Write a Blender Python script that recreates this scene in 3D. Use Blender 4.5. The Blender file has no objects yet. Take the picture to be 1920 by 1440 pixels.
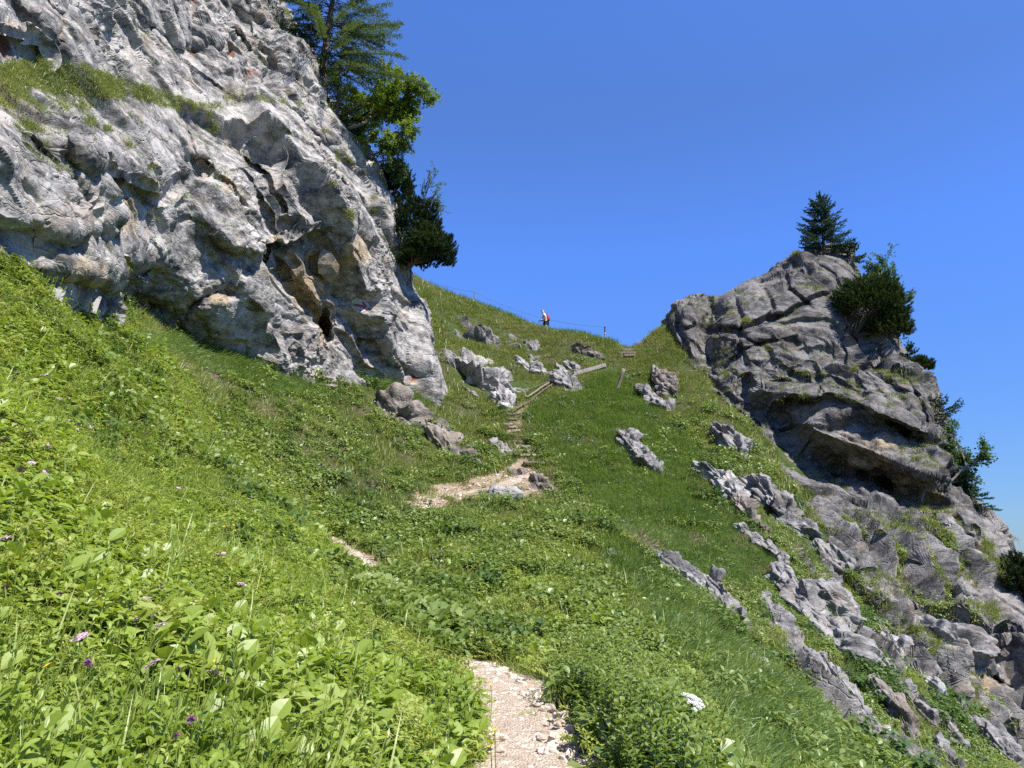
import bpy, bmesh, math, random
import numpy as np
from mathutils import Vector, Matrix, Euler, Quaternion

rng = np.random.default_rng(7)
random.seed(7)
SC = bpy.context.scene
COL = SC.collection

# ---------------------------------------------------------------- camera model
PITCH = math.radians(12.0)
FPX = 1450.0
CP, SP = math.cos(PITCH), math.sin(PITCH)

def at(px, py, D):
    """world point seen at photo pixel (px, py), D metres ahead (world y)"""
    px = np.asarray(px, float); py = np.asarray(py, float); D = np.asarray(D, float)
    xc = (px-960.0)/FPX; yc = (720.0-py)/FPX
    ry = CP - yc*SP; rz = SP + yc*CP
    return np.stack([xc/ry*D, D+0*xc, rz/ry*D], -1)

def proj(P):
    P = np.asarray(P, float)
    f = P[..., 1]*CP + P[..., 2]*SP
    u = -P[..., 1]*SP + P[..., 2]*CP
    f = np.where(f < 0.05, 0.05, f)
    return 960 + FPX*P[..., 0]/f, 720 - FPX*u/f, f

# ---------------------------------------------------------------- noise
def _h(ix, iy, iz, s):
    h = (ix.astype(np.int64)*374761393 + iy.astype(np.int64)*668265263 + iz.astype(np.int64)*2147483647*3 + s*974634599) & 0xffffffff
    h = ((h ^ (h >> 13))*1274126177) & 0xffffffff
    h = ((h ^ (h >> 16))*2246822519) & 0xffffffff
    return ((h ^ (h >> 15)) & 0xffffff)/16777215.0

def vnoise(P, s=0):
    i = np.floor(P).astype(np.int64); f = P-i; f = f*f*f*(f*(f*6-15)+10)
    r = 0
    for dx in (0, 1):
        for dy in (0, 1):
            for dz in (0, 1):
                w = (f[:, 0] if dx else 1-f[:, 0])*(f[:, 1] if dy else 1-f[:, 1])*(f[:, 2] if dz else 1-f[:, 2])
                r = r + w*_h(i[:, 0]+dx, i[:, 1]+dy, i[:, 2]+dz, s)
    return r*2-1

def fbm(P, oct=4, s=0, gain=0.5):
    a, t, n = 1.0, 0.0, 0.0
    for k in range(oct):
        t = t + a*vnoise(P*(2.03**k)+17.3*k, s+k); n += a; a *= gain
    return t/n

def facet(P, s=0, tilt=0.6, bl=.22):
    """faceted rock: every Voronoi cell carries its own tilted plane; also returns the edge distance"""
    i = np.floor(P).astype(np.int64)
    bd = np.full(len(P), 1e9); b2 = np.full(len(P), 1e9); off = np.zeros(len(P)); o2 = np.zeros(len(P))
    for dx in (-1, 0, 1):
        for dy in (-1, 0, 1):
            for dz in (-1, 0, 1):
                cx, cy, cz = i[:, 0]+dx, i[:, 1]+dy, i[:, 2]+dz
                sx = cx+_h(cx, cy, cz, s); sy = cy+_h(cx, cy, cz, s+1); sz = cz+_h(cx, cy, cz, s+2)
                ex, ey, ez = P[:, 0]-sx, P[:, 1]-sy, P[:, 2]-sz
                d = ex*ex+ey*ey+ez*ez
                o = (_h(cx, cy, cz, s+3)-.5) + 2*tilt*(ex*(_h(cx, cy, cz, s+4)-.5)+ey*(_h(cx, cy, cz, s+5)-.5)+ez*(_h(cx, cy, cz, s+6)-.5))
                m = d < bd; m2 = ~m & (d < b2)
                b2 = np.where(m, bd, np.where(m2, d, b2)); o2 = np.where(m, off, np.where(m2, o, o2))
                off = np.where(m, o, off); bd = np.where(m, d, bd)
    e = np.sqrt(b2)-np.sqrt(bd)
    w = .5*np.clip(1-e/bl, 0, 1)
    return off*(1-w)+o2*w, e

def blocks(P, s=0, tilt=.9, fall=1.15):
    """angular rock: the upper hull of flat tilted block faces, one per cell; continuous, with sharp joints between the blocks"""
    i = np.floor(P).astype(np.int64); best = np.full(len(P), -9.0)
    for dx in (-1, 0, 1):
        for dy in (-1, 0, 1):
            for dz in (-1, 0, 1):
                cx, cy, cz = i[:, 0]+dx, i[:, 1]+dy, i[:, 2]+dz
                ex = P[:, 0]-cx-_h(cx, cy, cz, s); ey = P[:, 1]-cy-_h(cx, cy, cz, s+1); ez = P[:, 2]-cz-_h(cx, cy, cz, s+2)
                d = ex*ex+ey*ey+ez*ez
                v = .6*(_h(cx, cy, cz, s+3)-.5) + 2*tilt*(ex*(_h(cx, cy, cz, s+4)-.5)+ey*(_h(cx, cy, cz, s+5)-.5)+ez*(_h(cx, cy, cz, s+6)-.5)) - fall*d*d
                best = np.maximum(best, v)
    return np.maximum(best, -1.2)

# ---------------------------------------------------------------- interpolation
class TPS:
    def __init__(s, X, V, reg=0.0, sc=1.0):
        X = np.asarray(X, float)/sc; V = np.asarray(V, float); s.X = X; s.sc = sc
        n = len(X); K = s.k(np.linalg.norm(X[:, None]-X[None], axis=-1)) + reg*np.eye(n)
        Pm = np.hstack([np.ones((n, 1)), X])
        A = np.block([[K, Pm], [Pm.T, np.zeros((3, 3))]])
        s.w = np.linalg.solve(A, np.concatenate([V, np.zeros(3)]))
    @staticmethod
    def k(r):
        return np.where(r > 0, r*r*np.log(np.maximum(r, 1e-9)), 0)
    def __call__(s, X):
        X = np.asarray(X, float)/s.sc; out = np.empty(len(X))
        for a in range(0, len(X), 40000):
            x = X[a:a+40000]
            r = np.sqrt(((x[:, None, :]-s.X[None])**2).sum(-1))
            out[a:a+40000] = s.k(r)@s.w[:-3] + s.w[-3] + x@s.w[-2:]
        return out

def smooth(a, b, x):
    t = np.clip((x-a)/(b-a), 0, 1); return t*t*(3-2*t)

def polyline_dist(x, y, pts):
    """unsigned distance, signed side (+ = right/below walking along), arc parameter"""
    best = np.full(np.shape(x), 1e9); side = np.zeros(np.shape(x)); par = np.zeros(np.shape(x)); acc = 0
    pts = [np.asarray(p[:2], float) for p in pts]
    for a, b in zip(pts[:-1], pts[1:]):
        d = b-a; L2 = d@d; L = math.sqrt(L2)
        t = np.clip(((x-a[0])*d[0]+(y-a[1])*d[1])/L2, 0, 1)
        q = np.hypot(x-a[0]-t*d[0], y-a[1]-t*d[1])
        m = q < best
        best = np.where(m, q, best); side = np.where(m, np.sign(d[0]*(y-a[1])-d[1]*(x-a[0])), side); par = np.where(m, acc+t*L, par)
        acc += L
    return best, side, par/acc

def inpoly(x, y, poly):
    r = np.zeros(np.shape(x), bool); n = len(poly)
    for i in range(n):
        x1, y1 = poly[i]; x2, y2 = poly[(i+1) % n]
        if y1 == y2: continue
        c = ((y1 > y) != (y2 > y)) & (x < (x2-x1)*(y-y1)/(y2-y1)+x1)
        r ^= c
    return r

# ---------------------------------------------------------------- object helpers
def tag(o, label=None, cat=None, group=None, kind=None):
    if label: o['label'] = label
    if cat: o['category'] = cat
    if group: o['group'] = group
    if kind: o['kind'] = kind
    return o

def mesh_np(name, V, F, mats=None, mi=None, smooth_=False, attrs=None):
    """V (n,3), F list of arrays with equal-length faces or one (m,k) array"""
    me = bpy.data.meshes.new(name)
    if isinstance(F, np.ndarray): F = [F]
    F = [f for f in F if len(f)]
    V = np.asarray(V, np.float32)
    me.vertices.add(len(V)); me.vertices.foreach_set('co', V.ravel())
    if F:
        loops = np.concatenate([f.ravel() for f in F]).astype(np.int32)
        cnt = np.concatenate([np.full(len(f), f.shape[1]) for f in F])
        st = np.concatenate([[0], np.cumsum(cnt)[:-1]]).astype(np.int32)
        me.loops.add(len(loops)); me.loops.foreach_set('vertex_index', loops)
        me.polygons.add(len(cnt)); me.polygons.foreach_set('loop_start', st); me.polygons.foreach_set('loop_total', cnt.astype(np.int32))
        if mi is not None: me.polygons.foreach_set('material_index', np.asarray(mi, np.int32))
        me.polygons.foreach_set('use_smooth', np.full(len(cnt), smooth_))
    for k, (t, a) in (attrs or {}).items():
        at_ = me.attributes.new(k, t, 'POINT')
        at_.data.foreach_set('vector' if t == 'FLOAT_VECTOR' else ('color' if t == 'FLOAT_COLOR' else 'value'), np.asarray(a, np.int32 if t == 'INT' else np.float32).ravel())
    for m in (mats or []): me.materials.append(m)
    me.update(); me.validate()
    return me

def link(name, me, parent=None, loc=None):
    o = bpy.data.objects.new(name, me); COL.objects.link(o)
    if parent: o.parent = parent
    if loc is not None: o.location = loc
    return o

def empty(name, loc=(0, 0, 0)):
    o = bpy.data.objects.new(name, None); COL.objects.link(o); o.location = loc; o.empty_display_size = .2
    return o

class MB:
    """collects quads/tris with material indices"""
    def __init__(s): s.v = []; s.q = []; s.t = []; s.qm = []; s.tm = []; s.n = 0
    def add(s, V, Q=None, T=None, m=0):
        V = np.asarray(V, float).reshape(-1, 3)
        if Q is not None and len(Q): Q = np.asarray(Q).reshape(-1, 4); s.q.append(Q+s.n); s.qm += [m]*len(Q)
        if T is not None and len(T): T = np.asarray(T).reshape(-1, 3); s.t.append(T+s.n); s.tm += [m]*len(T)
        s.v.append(V); s.n += len(V)
    def mesh(s, name, mats, smooth_=False):
        F = []; mi = []
        if s.q: F.append(np.concatenate(s.q)); mi += s.qm
        if s.t: F.append(np.concatenate(s.t)); mi += s.tm
        return mesh_np(name, np.concatenate(s.v), F, mats, mi, smooth_)
    def build(s, name, mats, parent=None, smooth_=False, loc=None):
        return link(name, s.mesh(name, mats, smooth_), parent, loc)
    def tube(s, pts, rad, n=6, m=0, cap=True):
        pts = np.asarray(pts, float); rad = np.broadcast_to(np.asarray(rad, float), (len(pts),))
        tg = np.gradient(pts, axis=0); tg /= np.linalg.norm(tg, axis=1)[:, None]+1e-9
        ref = np.array([0, 0, 1.]) if abs(tg[0, 2]) < .9 else np.array([1., 0, 0])
        V = []; a = np.arange(n)*2*math.pi/n
        for p, t, r in zip(pts, tg, rad):
            u = np.cross(t, ref); u /= np.linalg.norm(u)+1e-9; w = np.cross(t, u)
            V.append(p+r*(np.cos(a)[:, None]*u+np.sin(a)[:, None]*w))
        k = len(pts); Q = [[i*n+j, i*n+(j+1) % n, (i+1)*n+(j+1) % n, (i+1)*n+j] for i in range(k-1) for j in range(n)]
        V = np.concatenate(V+[pts[:1], pts[-1:]])
        T = [[(j+1) % n, j, k*n] for j in range(n)]+[[(k-1)*n+j, (k-1)*n+(j+1) % n, k*n+1] for j in range(n)] if cap else None
        s.add(V, Q, T, m)
    def box(s, c, size, R=None, m=0, bev=0.0):
        h = np.asarray(size, float)/2
        V = np.array([[x, y, z] for x in (-1, 1) for y in (-1, 1) for z in (-1, 1)])*h
        if R is not None: V = V@np.asarray(R).T
        s.add(V+np.asarray(c), [[0, 1, 3, 2], [4, 6, 7, 5], [0, 4, 5, 1], [2, 3, 7, 6], [0, 2, 6, 4], [1, 5, 7, 3]], None, m)

# ---------------------------------------------------------------- materials
def newmat(name):
    m = bpy.data.materials.new(name); m.use_nodes = True; nt = m.node_tree; nt.nodes.clear()
    return m, nt
def nd(nt, t, **kw):
    n = nt.nodes.new(t)
    for k, v in kw.items():
        if k.startswith('i_'):
            n.inputs[int(k[2:]) if k[2:].isdigit() else k[2:].replace('_', ' ')].default_value = v
        else: setattr(n, k, v)
    return n
def ramp(nt, fac, stops, interp='LINEAR'):
    r = nt.nodes.new('ShaderNodeValToRGB'); cr = r.color_ramp; cr.interpolation = interp
    while len(cr.elements) < len(stops): cr.elements.new(.5)
    for e, (p, c) in zip(cr.elements, stops):
        e.position = p; e.color = (*c, 1) if len(c) == 3 else c
    nt.links.new(fac, r.inputs[0]); return r.outputs[0]
def noise(nt, vec, scale, detail=4, rough=.55, dist=0.0):
    n = nd(nt, 'ShaderNodeTexNoise'); n.inputs['Scale'].default_value = scale; n.inputs['Detail'].default_value = detail
    n.inputs['Roughness'].default_value = rough; n.inputs['Distortion'].default_value = dist
    nt.links.new(vec, n.inputs['Vector']); return n.outputs['Fac']
def mix(nt, f, a, b, mode='MIX'):
    m = nd(nt, 'ShaderNodeMix', data_type='RGBA', blend_type=mode)
    for s, v in ((0, f), (6, a), (7, b)):
        if hasattr(v, 'is_output'): nt.links.new(v, m.inputs[s])
        else: m.inputs[s].default_value = v if s == 0 else (*v, 1)
    return m.outputs[2]
def math_(nt, op, a, b=None, c=None):
    m = nd(nt, 'ShaderNodeMath', operation=op)
    for i, v in enumerate((a, b, c)):
        if v is None: continue
        if hasattr(v, 'is_output'): nt.links.new(v, m.inputs[i])
        else: m.inputs[i].default_value = v
    return m.outputs[0]
def out(nt, sh, disp=None):
    o = nd(nt, 'ShaderNodeOutputMaterial'); nt.links.new(sh, o.inputs[0])

def plainmat(name, col, rough=.7, vary=.25, scale=14, metal=0.0):
    m, nt = newmat(name); tc = nd(nt, 'ShaderNodeTexCoord')
    f = noise(nt, tc.outputs['Object'], scale, 5)
    c = ramp(nt, f, [(.3, tuple(x*(1-vary) for x in col)), (.7, tuple(min(1, x*(1+vary)) for x in col))])
    b = nd(nt, 'ShaderNodeBsdfPrincipled'); nt.links.new(c, b.inputs['Base Color']); b.inputs['Roughness'].default_value = rough; b.inputs['Metallic'].default_value = metal
    out(nt, b.outputs[0]); return m

def leafmat(name, dark, midc, light, trans=.35, scale=.6, rough=.42, spec=.5, dry=None, rnd=.55):
    """leaf: colour from patchy world noise and a random value per instance or island, part of the light goes through"""
    m, nt = newmat(name)
    g = nd(nt, 'ShaderNodeNewGeometry'); oi = nd(nt, 'ShaderNodeObjectInfo')
    f = noise(nt, g.outputs['Position'], scale, 3)
    f = math_(nt, 'MULTIPLY_ADD', math_(nt, 'SUBTRACT', f, .5), 1.5, .5)
    r = math_(nt, 'ADD', math_(nt, 'MULTIPLY', oi.outputs['Random'], .5), math_(nt, 'MULTIPLY', g.outputs['Random Per Island'], .5))
    fac = math_(nt, 'ADD', math_(nt, 'MULTIPLY', f, 1-rnd), math_(nt, 'MULTIPLY', r, rnd))
    c = ramp(nt, fac, [(.15, dark), (.5, midc), (.85, light)] + ([(.97, dry)] if dry else []))
    b = nd(nt, 'ShaderNodeBsdfPrincipled'); nt.links.new(c, b.inputs['Base Color'])
    b.inputs['Roughness'].default_value = rough; b.inputs['Specular IOR Level'].default_value = spec
    t = nd(nt, 'ShaderNodeBsdfTranslucent')
    c2 = mix(nt, 1.0, c, (1.25, 1.2, .55), 'MULTIPLY'); nt.links.new(c2, t.inputs[0])
    mx = nd(nt, 'ShaderNodeMixShader'); mx.inputs[0].default_value = trans
    nt.links.new(b.outputs[0], mx.inputs[1]); nt.links.new(t.outputs[0], mx.inputs[2]); out(nt, mx.outputs[0]); return m

def rockmat(name, light=(.47, .46, .445), midc=(.30, .295, .29), dark=(.13, .13, .135), ochre=(.30, .235, .155), bump=.5, lichen=True, red=(.24, .085, .04)):
    m, nt = newmat(name)
    g = nd(nt, 'ShaderNodeNewGeometry'); P = g.outputs['Position']
    mp = nd(nt, 'ShaderNodeMapping'); nt.links.new(P, mp.inputs[0]); mp.inputs['Rotation'].default_value = (.5, .3, .2); mp.inputs['Scale'].default_value = (1, .7, 2.6)
    n1 = noise(nt, mp.outputs[0], .42, 5, .6, .4)
    n2 = noise(nt, P, 2.3, 6, .66)
    n3 = noise(nt, P, 15, 6, .7)
    a = math_(nt, 'ADD', math_(nt, 'MULTIPLY', n1, .46), math_(nt, 'ADD', math_(nt, 'MULTIPLY', n2, .38), math_(nt, 'MULTIPLY', n3, .16)))
    c = ramp(nt, a, [(.40, dark), (.47, midc), (.535, light), (.64, tuple(min(1, x*1.35) for x in light))])
    # pale calcite flecks
    n4 = noise(nt, P, 3.6, 5, .72); c = mix(nt, ramp(nt, n4, [(.60, (0, 0, 0)), (.68, (1, 1, 1))]), c, tuple(min(1, x*1.55) for x in light))
    # dark lichen speckle
    if lichen:
        n5 = noise(nt, mp.outputs[0], .75, 7, .72, .5); c = mix(nt, math_(nt, 'MULTIPLY', ramp(nt, n5, [(.53, (0, 0, 0)), (.62, (1, 1, 1))]), .8), c, tuple(x*.8 for x in dark))
    n7 = noise(nt, P, .9, 5, .7, .3); c = mix(nt, math_(nt, 'MULTIPLY', ramp(nt, n7, [(.52, (0, 0, 0)), (.68, (1, 1, 1))]), .5), c, tuple(x*y for x, y in zip(light, (1., .82, .62))))
    # fresh ochre and iron red breaks where the rock really has them
    at1 = nd(nt, 'ShaderNodeAttribute', attribute_name='ochre'); n6 = noise(nt, P, 1.6, 6, .7)
    fo = ramp(nt, math_(nt, 'ADD', math_(nt, 'MULTIPLY', at1.outputs['Fac'], .5), math_(nt, 'MULTIPLY', n6, .9)), [(.60, (0, 0, 0)), (.86, (1, 1, 1))])
    co = ramp(nt, n2, [(.35, tuple(x*.5 for x in ochre)), (.5, ochre), (.65, tuple(min(1, x*1.45) for x in ochre))])
    c = mix(nt, fo, c, co)
    at2 = nd(nt, 'ShaderNodeAttribute', attribute_name='iron')
    fr = ramp(nt, math_(nt, 'ADD', math_(nt, 'MULTIPLY', at2.outputs['Fac'], .75), math_(nt, 'MULTIPLY', n6, .5)), [(.5, (0, 0, 0)), (.75, (1, 1, 1))])
    c = mix(nt, fr, c, ramp(nt, n2, [(.35, tuple(x*.4 for x in red)), (.6, red)]))
    at3 = nd(nt, 'ShaderNodeAttribute', attribute_name='pale'); c = mix(nt, at3.outputs['Fac'], c, mix(nt, 1.0, c, (1.5, 1.48, 1.45), 'MULTIPLY'))  # paler rock; part of the lift is sunlit brightness put into the colour
    b = nd(nt, 'ShaderNodeBsdfPrincipled'); nt.links.new(c, b.inputs['Base Color']); b.inputs['Roughness'].default_value = .88; b.inputs['Specular IOR Level'].default_value = .25
    nz = nd(nt, 'ShaderNodeTexNoise'); nz.inputs['Scale'].default_value = 1.3; nz.inputs['Detail'].default_value = 5; nt.links.new(P, nz.inputs['Vector'])
    wv = nd(nt, 'ShaderNodeVectorMath', operation='MULTIPLY_ADD'); nt.links.new(nz.outputs['Color'], wv.inputs[0]); wv.inputs[1].default_value = (1.0, 1.0, 1.0); nt.links.new(mp.outputs[0], wv.inputs[2])
    ck = []
    for sc, wd in ((.5, .02), (1.5, .03)):
        v = nd(nt, 'ShaderNodeTexVoronoi', feature='DISTANCE_TO_EDGE'); v.inputs['Scale'].default_value = sc; nt.links.new(wv.outputs[0], v.inputs['Vector'])
        mr = nd(nt, 'ShaderNodeMapRange', interpolation_type='SMOOTHSTEP'); nt.links.new(v.outputs['Distance'], mr.inputs[0]); mr.inputs[2].default_value = wd; ck.append(mr.outputs[0])
    crk = math_(nt, 'ADD', math_(nt, 'MULTIPLY', ck[0], .6), math_(nt, 'MULTIPLY', ck[1], .25))
    h = math_(nt, 'ADD', math_(nt, 'ADD', crk, math_(nt, 'MULTIPLY', noise(nt, P, 5, 9, .72), .7)), math_(nt, 'MULTIPLY', noise(nt, P, 16, 4, .7), .18))
    bp = nd(nt, 'ShaderNodeBump'); bp.inputs['Strength'].default_value = bump; bp.inputs['Distance'].default_value = .22
    nt.links.new(h, bp.inputs['Height']); nt.links.new(bp.outputs[0], b.inputs['Normal'])
    out(nt, b.outputs[0]); return m
SKY_STR, EXPOSURE = .15, 1.5
# ---------------------------------------------------------------- camera, sun, sky
cam = bpy.data.cameras.new('camera'); camo = bpy.data.objects.new('camera', cam); COL.objects.link(camo)
cam.sensor_fit = 'HORIZONTAL'; cam.sensor_width = 36.0; cam.lens = 36.0*FPX/1920.0
cam.clip_start = .05; cam.clip_end = 20000
camo.location = (0, 0, 0); camo.rotation_euler = (math.pi/2+PITCH, 0, 0)
SC.camera = camo

SUN_EL = math.radians(55); SUN_AZ = math.radians(133)      # azimuth clockwise from +y: right and a little behind the camera
sd = Vector((math.sin(SUN_AZ)*math.cos(SUN_EL), math.cos(SUN_AZ)*math.cos(SUN_EL), math.sin(SUN_EL)))
sl = bpy.data.lights.new('sun', 'SUN'); sl.energy = 3.3; sl.angle = math.radians(.53); sl.color = (1, .955, .88)
so = bpy.data.objects.new('sun', sl); COL.objects.link(so); so.rotation_euler = sd.to_track_quat('Z', 'Y').to_euler()

W = bpy.data.worlds.new('World'); SC.world = W; W.use_nodes = True; wn = W.node_tree; wn.nodes.clear()
sky = wn.nodes.new('ShaderNodeTexSky'); sky.sky_type = 'NISHITA'; sky.sun_disc = False
sky.sun_elevation = SUN_EL; sky.sun_rotation = SUN_AZ; sky.altitude = 1400; sky.air_density = 1.0; sky.dust_density = .05; sky.ozone_density = 3.5
wt = wn.nodes.new('ShaderNodeTexCoord'); wx = wn.nodes.new('ShaderNodeSeparateXYZ'); wn.links.new(wt.outputs['Generated'], wx.inputs[0])
wc = ramp(wn, wx.outputs[2], [(0, (0.118, 0.165, 0.259)), (.10, (0.165, 0.231, 0.342)), (.365, (0.254, 0.379, 0.628)), (.515, (0.290, 0.385, 0.581)), (.61, (0.310, 0.440, 0.691)), (1, (0.330, 0.471, 0.746))])
hs = wn.nodes.new('ShaderNodeMix'); hs.data_type = 'RGBA'; hs.blend_type = 'MULTIPLY'; hs.inputs[0].default_value = 1.0    # deep mountain blue of the clear air
wn.links.new(sky.outputs[0], hs.inputs[6]); wn.links.new(wc, hs.inputs[7])
bg = wn.nodes.new('ShaderNodeBackground'); bg.inputs[1].default_value = SKY_STR
wo = wn.nodes.new('ShaderNodeOutputWorld')
wn.links.new(hs.outputs[2], bg.inputs[0]); wn.links.new(bg.outputs[0], wo.inputs[0])
vs = SC.view_settings; SC.display_settings.display_device = 'sRGB'; vs.view_transform = 'Standard'; vs.look = 'None'; vs.exposure = EXPOSURE; vs.gamma = 1
cy = SC.cycles; cy.max_bounces = 6; cy.diffuse_bounces = 3; cy.glossy_bounces = 2; cy.transmission_bounces = 3; cy.transparent_max_bounces = 4
cy.caustics_reflective = False; cy.caustics_refractive = False; cy.use_denoising = False
cy.sample_clamp_indirect = 6
# ---------------------------------------------------------------- the mountainside as a height field z(x, y)
GP = [  # photo pixel, metres ahead
 (1000,1440,5.8),(900,1265,11),(766,1161,14),(700,1080,17),(600,1000,22),(760,945,27),(900,920,31),(1000,880,35),(965,800,40),(975,770,42),(1060,720,46),(1140,690,49),(1170,660,51),
 (1147,645,52),(1090,630,54),(1020,622,56),(950,592,58),(880,567,59),(800,540,60),
 (900,622,53.5),(850,700,47),(940,720,47),(1000,680,50),(900,780,42.5),(830,745,43),(700,740,37.5),(600,680,35.5),(440,650,31),(330,620,27.5),(250,602,23),(180,592,19.5),(80,560,16),(0,490,14),
 (700,850,32),(560,850,26),(560,780,29),(400,750,24),(400,850,19),(250,750,17),(250,900,12.5),(100,700,12.5),(100,850,9.2),(0,800,7.3),(0,1000,5.2),(0,1200,3.9),(0,1440,2.9),(250,1440,3.4),(250,1200,5),(250,1050,7.5),
 (450,1300,4.8),(450,1100,8.2),(450,950,13.5),(600,1300,6),(600,1150,9.5),(600,1440,4.1),(750,1350,6.4),(780,1440,4.8),
 (850,1050,19),(950,950,29),(1050,920,33),(960,1150,13.5),(1000,1250,10.5),(1070,1370,7.0),(1150,1440,6.2),(1300,1440,7.5),(1500,1440,10.5),(1700,1440,14),(1920,1440,19),
 (1300,1250,12.5),(1500,1250,17),(1700,1250,21),(1150,1150,15),(1150,1000,23),(1300,1100,20.5),(1300,950,29),(1300,800,40),(1150,850,37),(1080,800,40.5),(1200,740,45),(1230,680,49),
 (1450,1000,27),(1450,880,34.5),(1215,635,52),(1240,612,53),(1195,650,51.5),
 (1600,1010,34),(1700,1060,33),(1800,1100,34),(1700,1170,27.5),(1850,1260,29),(1920,1350,26),(1550,950,38),(1500,900,40),(1450,800,46),(1750,960,41),(1900,1080,38),(1600,1100,28),(1600,1200,22.5),(1800,1330,22.5),(1880,1420,20.5),(1560,1050,28.6),(1262,672,48.7),(1300,715,46.0),(1345,752,43.8),(1398,795,40.8),(1412,842,38.0),(1450,895,34.9),(1370,690,50),(1172,674,54),(1172,700,57.5),(1152,652,53.2),(1188,664,53),(1400,640,52),
]
gp = np.array(GP, float); WPT = at(gp[:, 0], gp[:, 1], gp[:, 2])
EXTRA = [(0,0,-1.62),(1.2,0,-1.75),(.9,3,-1.6),(-1.2,0,-1.3),(-3,1,0.0),(-6,2,1.6),(-4,-3,.3),(-11,4,4.2),(-14,8,7),(-20,10,11),(-14,16,8.5),(-16,24,11),(-16,34,15),(-13,42,18),(-22,40,20),(-12,55,23),(-25,60,30),
 (2.5,1.5,-2.4),(4,5,-3.2),(7,8,-4.4),(6,1,-4.6),(3,-4,-3.6),(12,9,-6.4),(14,2,-9),(20,14,-9.5),(-3,-8,-1),(22,-5,-14),(-14,-8,6),
 (0,65,14),(8,59,9.5),(9,68,2),(-8,70,17),(-16,76,22),(0,80,3),(20,64,2),(16,56,9),(20,56,6),(32,46,-10),(27,31,-9),(34,30,-15),(22,21,-9),(40,60,-22),
]
gall = np.vstack([WPT, np.array(EXTRA, float)])
_tps = TPS(gall[:, :2], gall[:, 2], reg=.004, sc=10.0)

PATHPX = [(1020,1560,4.0),(1000,1440,5.8),(965,1350,7.6),(898,1288,10.1),(828,1230,12.2),(766,1161,14.2),(700,1080,17),(640,1035,19.7),(604,1003,22),(640,975,24.5),(760,943,27.5),(860,925,30),(930,912,32),(985,888,34.6)]
_pp = np.array(PATHPX, float); PW = at(_pp[:, 0], _pp[:, 1], _pp[:, 2])
PW = np.vstack([[[.75, -4, -1.9]], [[.35, 1.2, -1.66]], PW])
STEPPX = [(985,888,34.6),(985,860,36.2),(970,835,37.8),(962,805,39.6),(966,778,41.5),(985,752,43.6),(1030,722,46),(1085,702,48),(1140,682,49.8),(1172,662,51.2)]
_sp = np.array(STEPPX, float); SW = at(_sp[:, 0], _sp[:, 1], _sp[:, 2])

def h_raw(x, y):
    x = np.asarray(x, float); y = np.asarray(y, float); sh = x.shape
    X = np.stack([x.ravel(), y.ravel()], -1)
    z = _tps(np.clip(X, [-26, -9], [41, 82]))
    r = np.hypot(X[:, 0]-4, X[:, 1]-28)
    far = np.clip(-.42*X[:, 0]-.5*np.maximum(X[:, 1]-50, 0)-2, -420, 60)+6*vnoise(np.c_[X*.02, X[:, 0]*0], 3)
    w = smooth(40, 75, r)
    z = z*(1-w)+far*w
    return z.reshape(sh)

def hfield(x, y):
    x = np.asarray(x, float); y = np.asarray(y, float); sh = x.shape
    xr, yr = x.ravel(), y.ravel()
    z = h_raw(xr, yr)
    P3 = np.c_[xr, yr, 0*xr]
    rr = np.hypot(xr, yr)
    z = z + fbm(P3*.55, 3, 11)*(.05+.12*smooth(6, 25, rr)) + vnoise(P3*2.1, 15)*.03*smooth(2, 10, rr)
    d, sd_, t = polyline_dist(xr, yr, PW)
    zc = np.interp(t, np.linspace(0, 1, 200), _pathz)
    z = z + (zc-z)*smooth(1.15, .5, d)*.92
    return z.reshape(sh)
def _resample(P, n):
    s = np.r_[0, np.cumsum(np.hypot(*np.diff(P[:, :2], axis=0).T))]; s /= s[-1]
    t = np.linspace(0, 1, n)
    return np.stack([np.interp(t, s, P[:, k]) for k in range(3)], -1)
PWs = _resample(PW, 200)
_pathz = h_raw(PWs[:, 0], PWs[:, 1])
_pathz = np.convolve(np.r_[[_pathz[0]]*6, _pathz, [_pathz[-1]]*6], np.ones(13)/13, 'valid')

_DD = np.exp(np.linspace(math.log(1.6), math.log(95), 420))
def hit(px, py, dmin=1.6):
    """first crossing of the sight line through a photo pixel with the ground: world points (nan where it misses)"""
    px = np.atleast_1d(np.asarray(px, float)); py = np.atleast_1d(np.asarray(py, float))
    out_ = np.full((len(px), 3), np.nan)
    for a in range(0, len(px), 400):
        p = at(px[a:a+400, None], py[a:a+400, None], _DD[None, :])
        d = p[..., 2]-hfield(p[..., 0], p[..., 1])
        neg = (d < 0) & (_DD[None, :] > dmin)
        i = np.argmax(neg, 1); ok = neg.any(1) & (i > 0)
        ii = np.clip(i, 1, None); k = np.arange(len(d))
        d0, d1 = d[k, ii-1], d[k, ii]; f = np.clip(d0/(d0-d1+1e-9), 0, 1)
        q = at(px[a:a+400], py[a:a+400], _DD[ii-1]*(1-f)+_DD[ii]*f)
        q[~ok] = np.nan; out_[a:a+400] = q
    return out_
def hit1(px, py, dmin=1.6):
    return hit([px], [py], dmin)[0]
def gnormal(x, y, e=.15):
    zx = (hfield(x+e, y)-hfield(x-e, y))/(2*e); zy = (hfield(x, y+e)-hfield(x, y-e))/(2*e)
    n = np.stack([-zx, -zy, np.ones_like(zx)], -1); return n/np.linalg.norm(n, axis=-1, keepdims=True)

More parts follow.
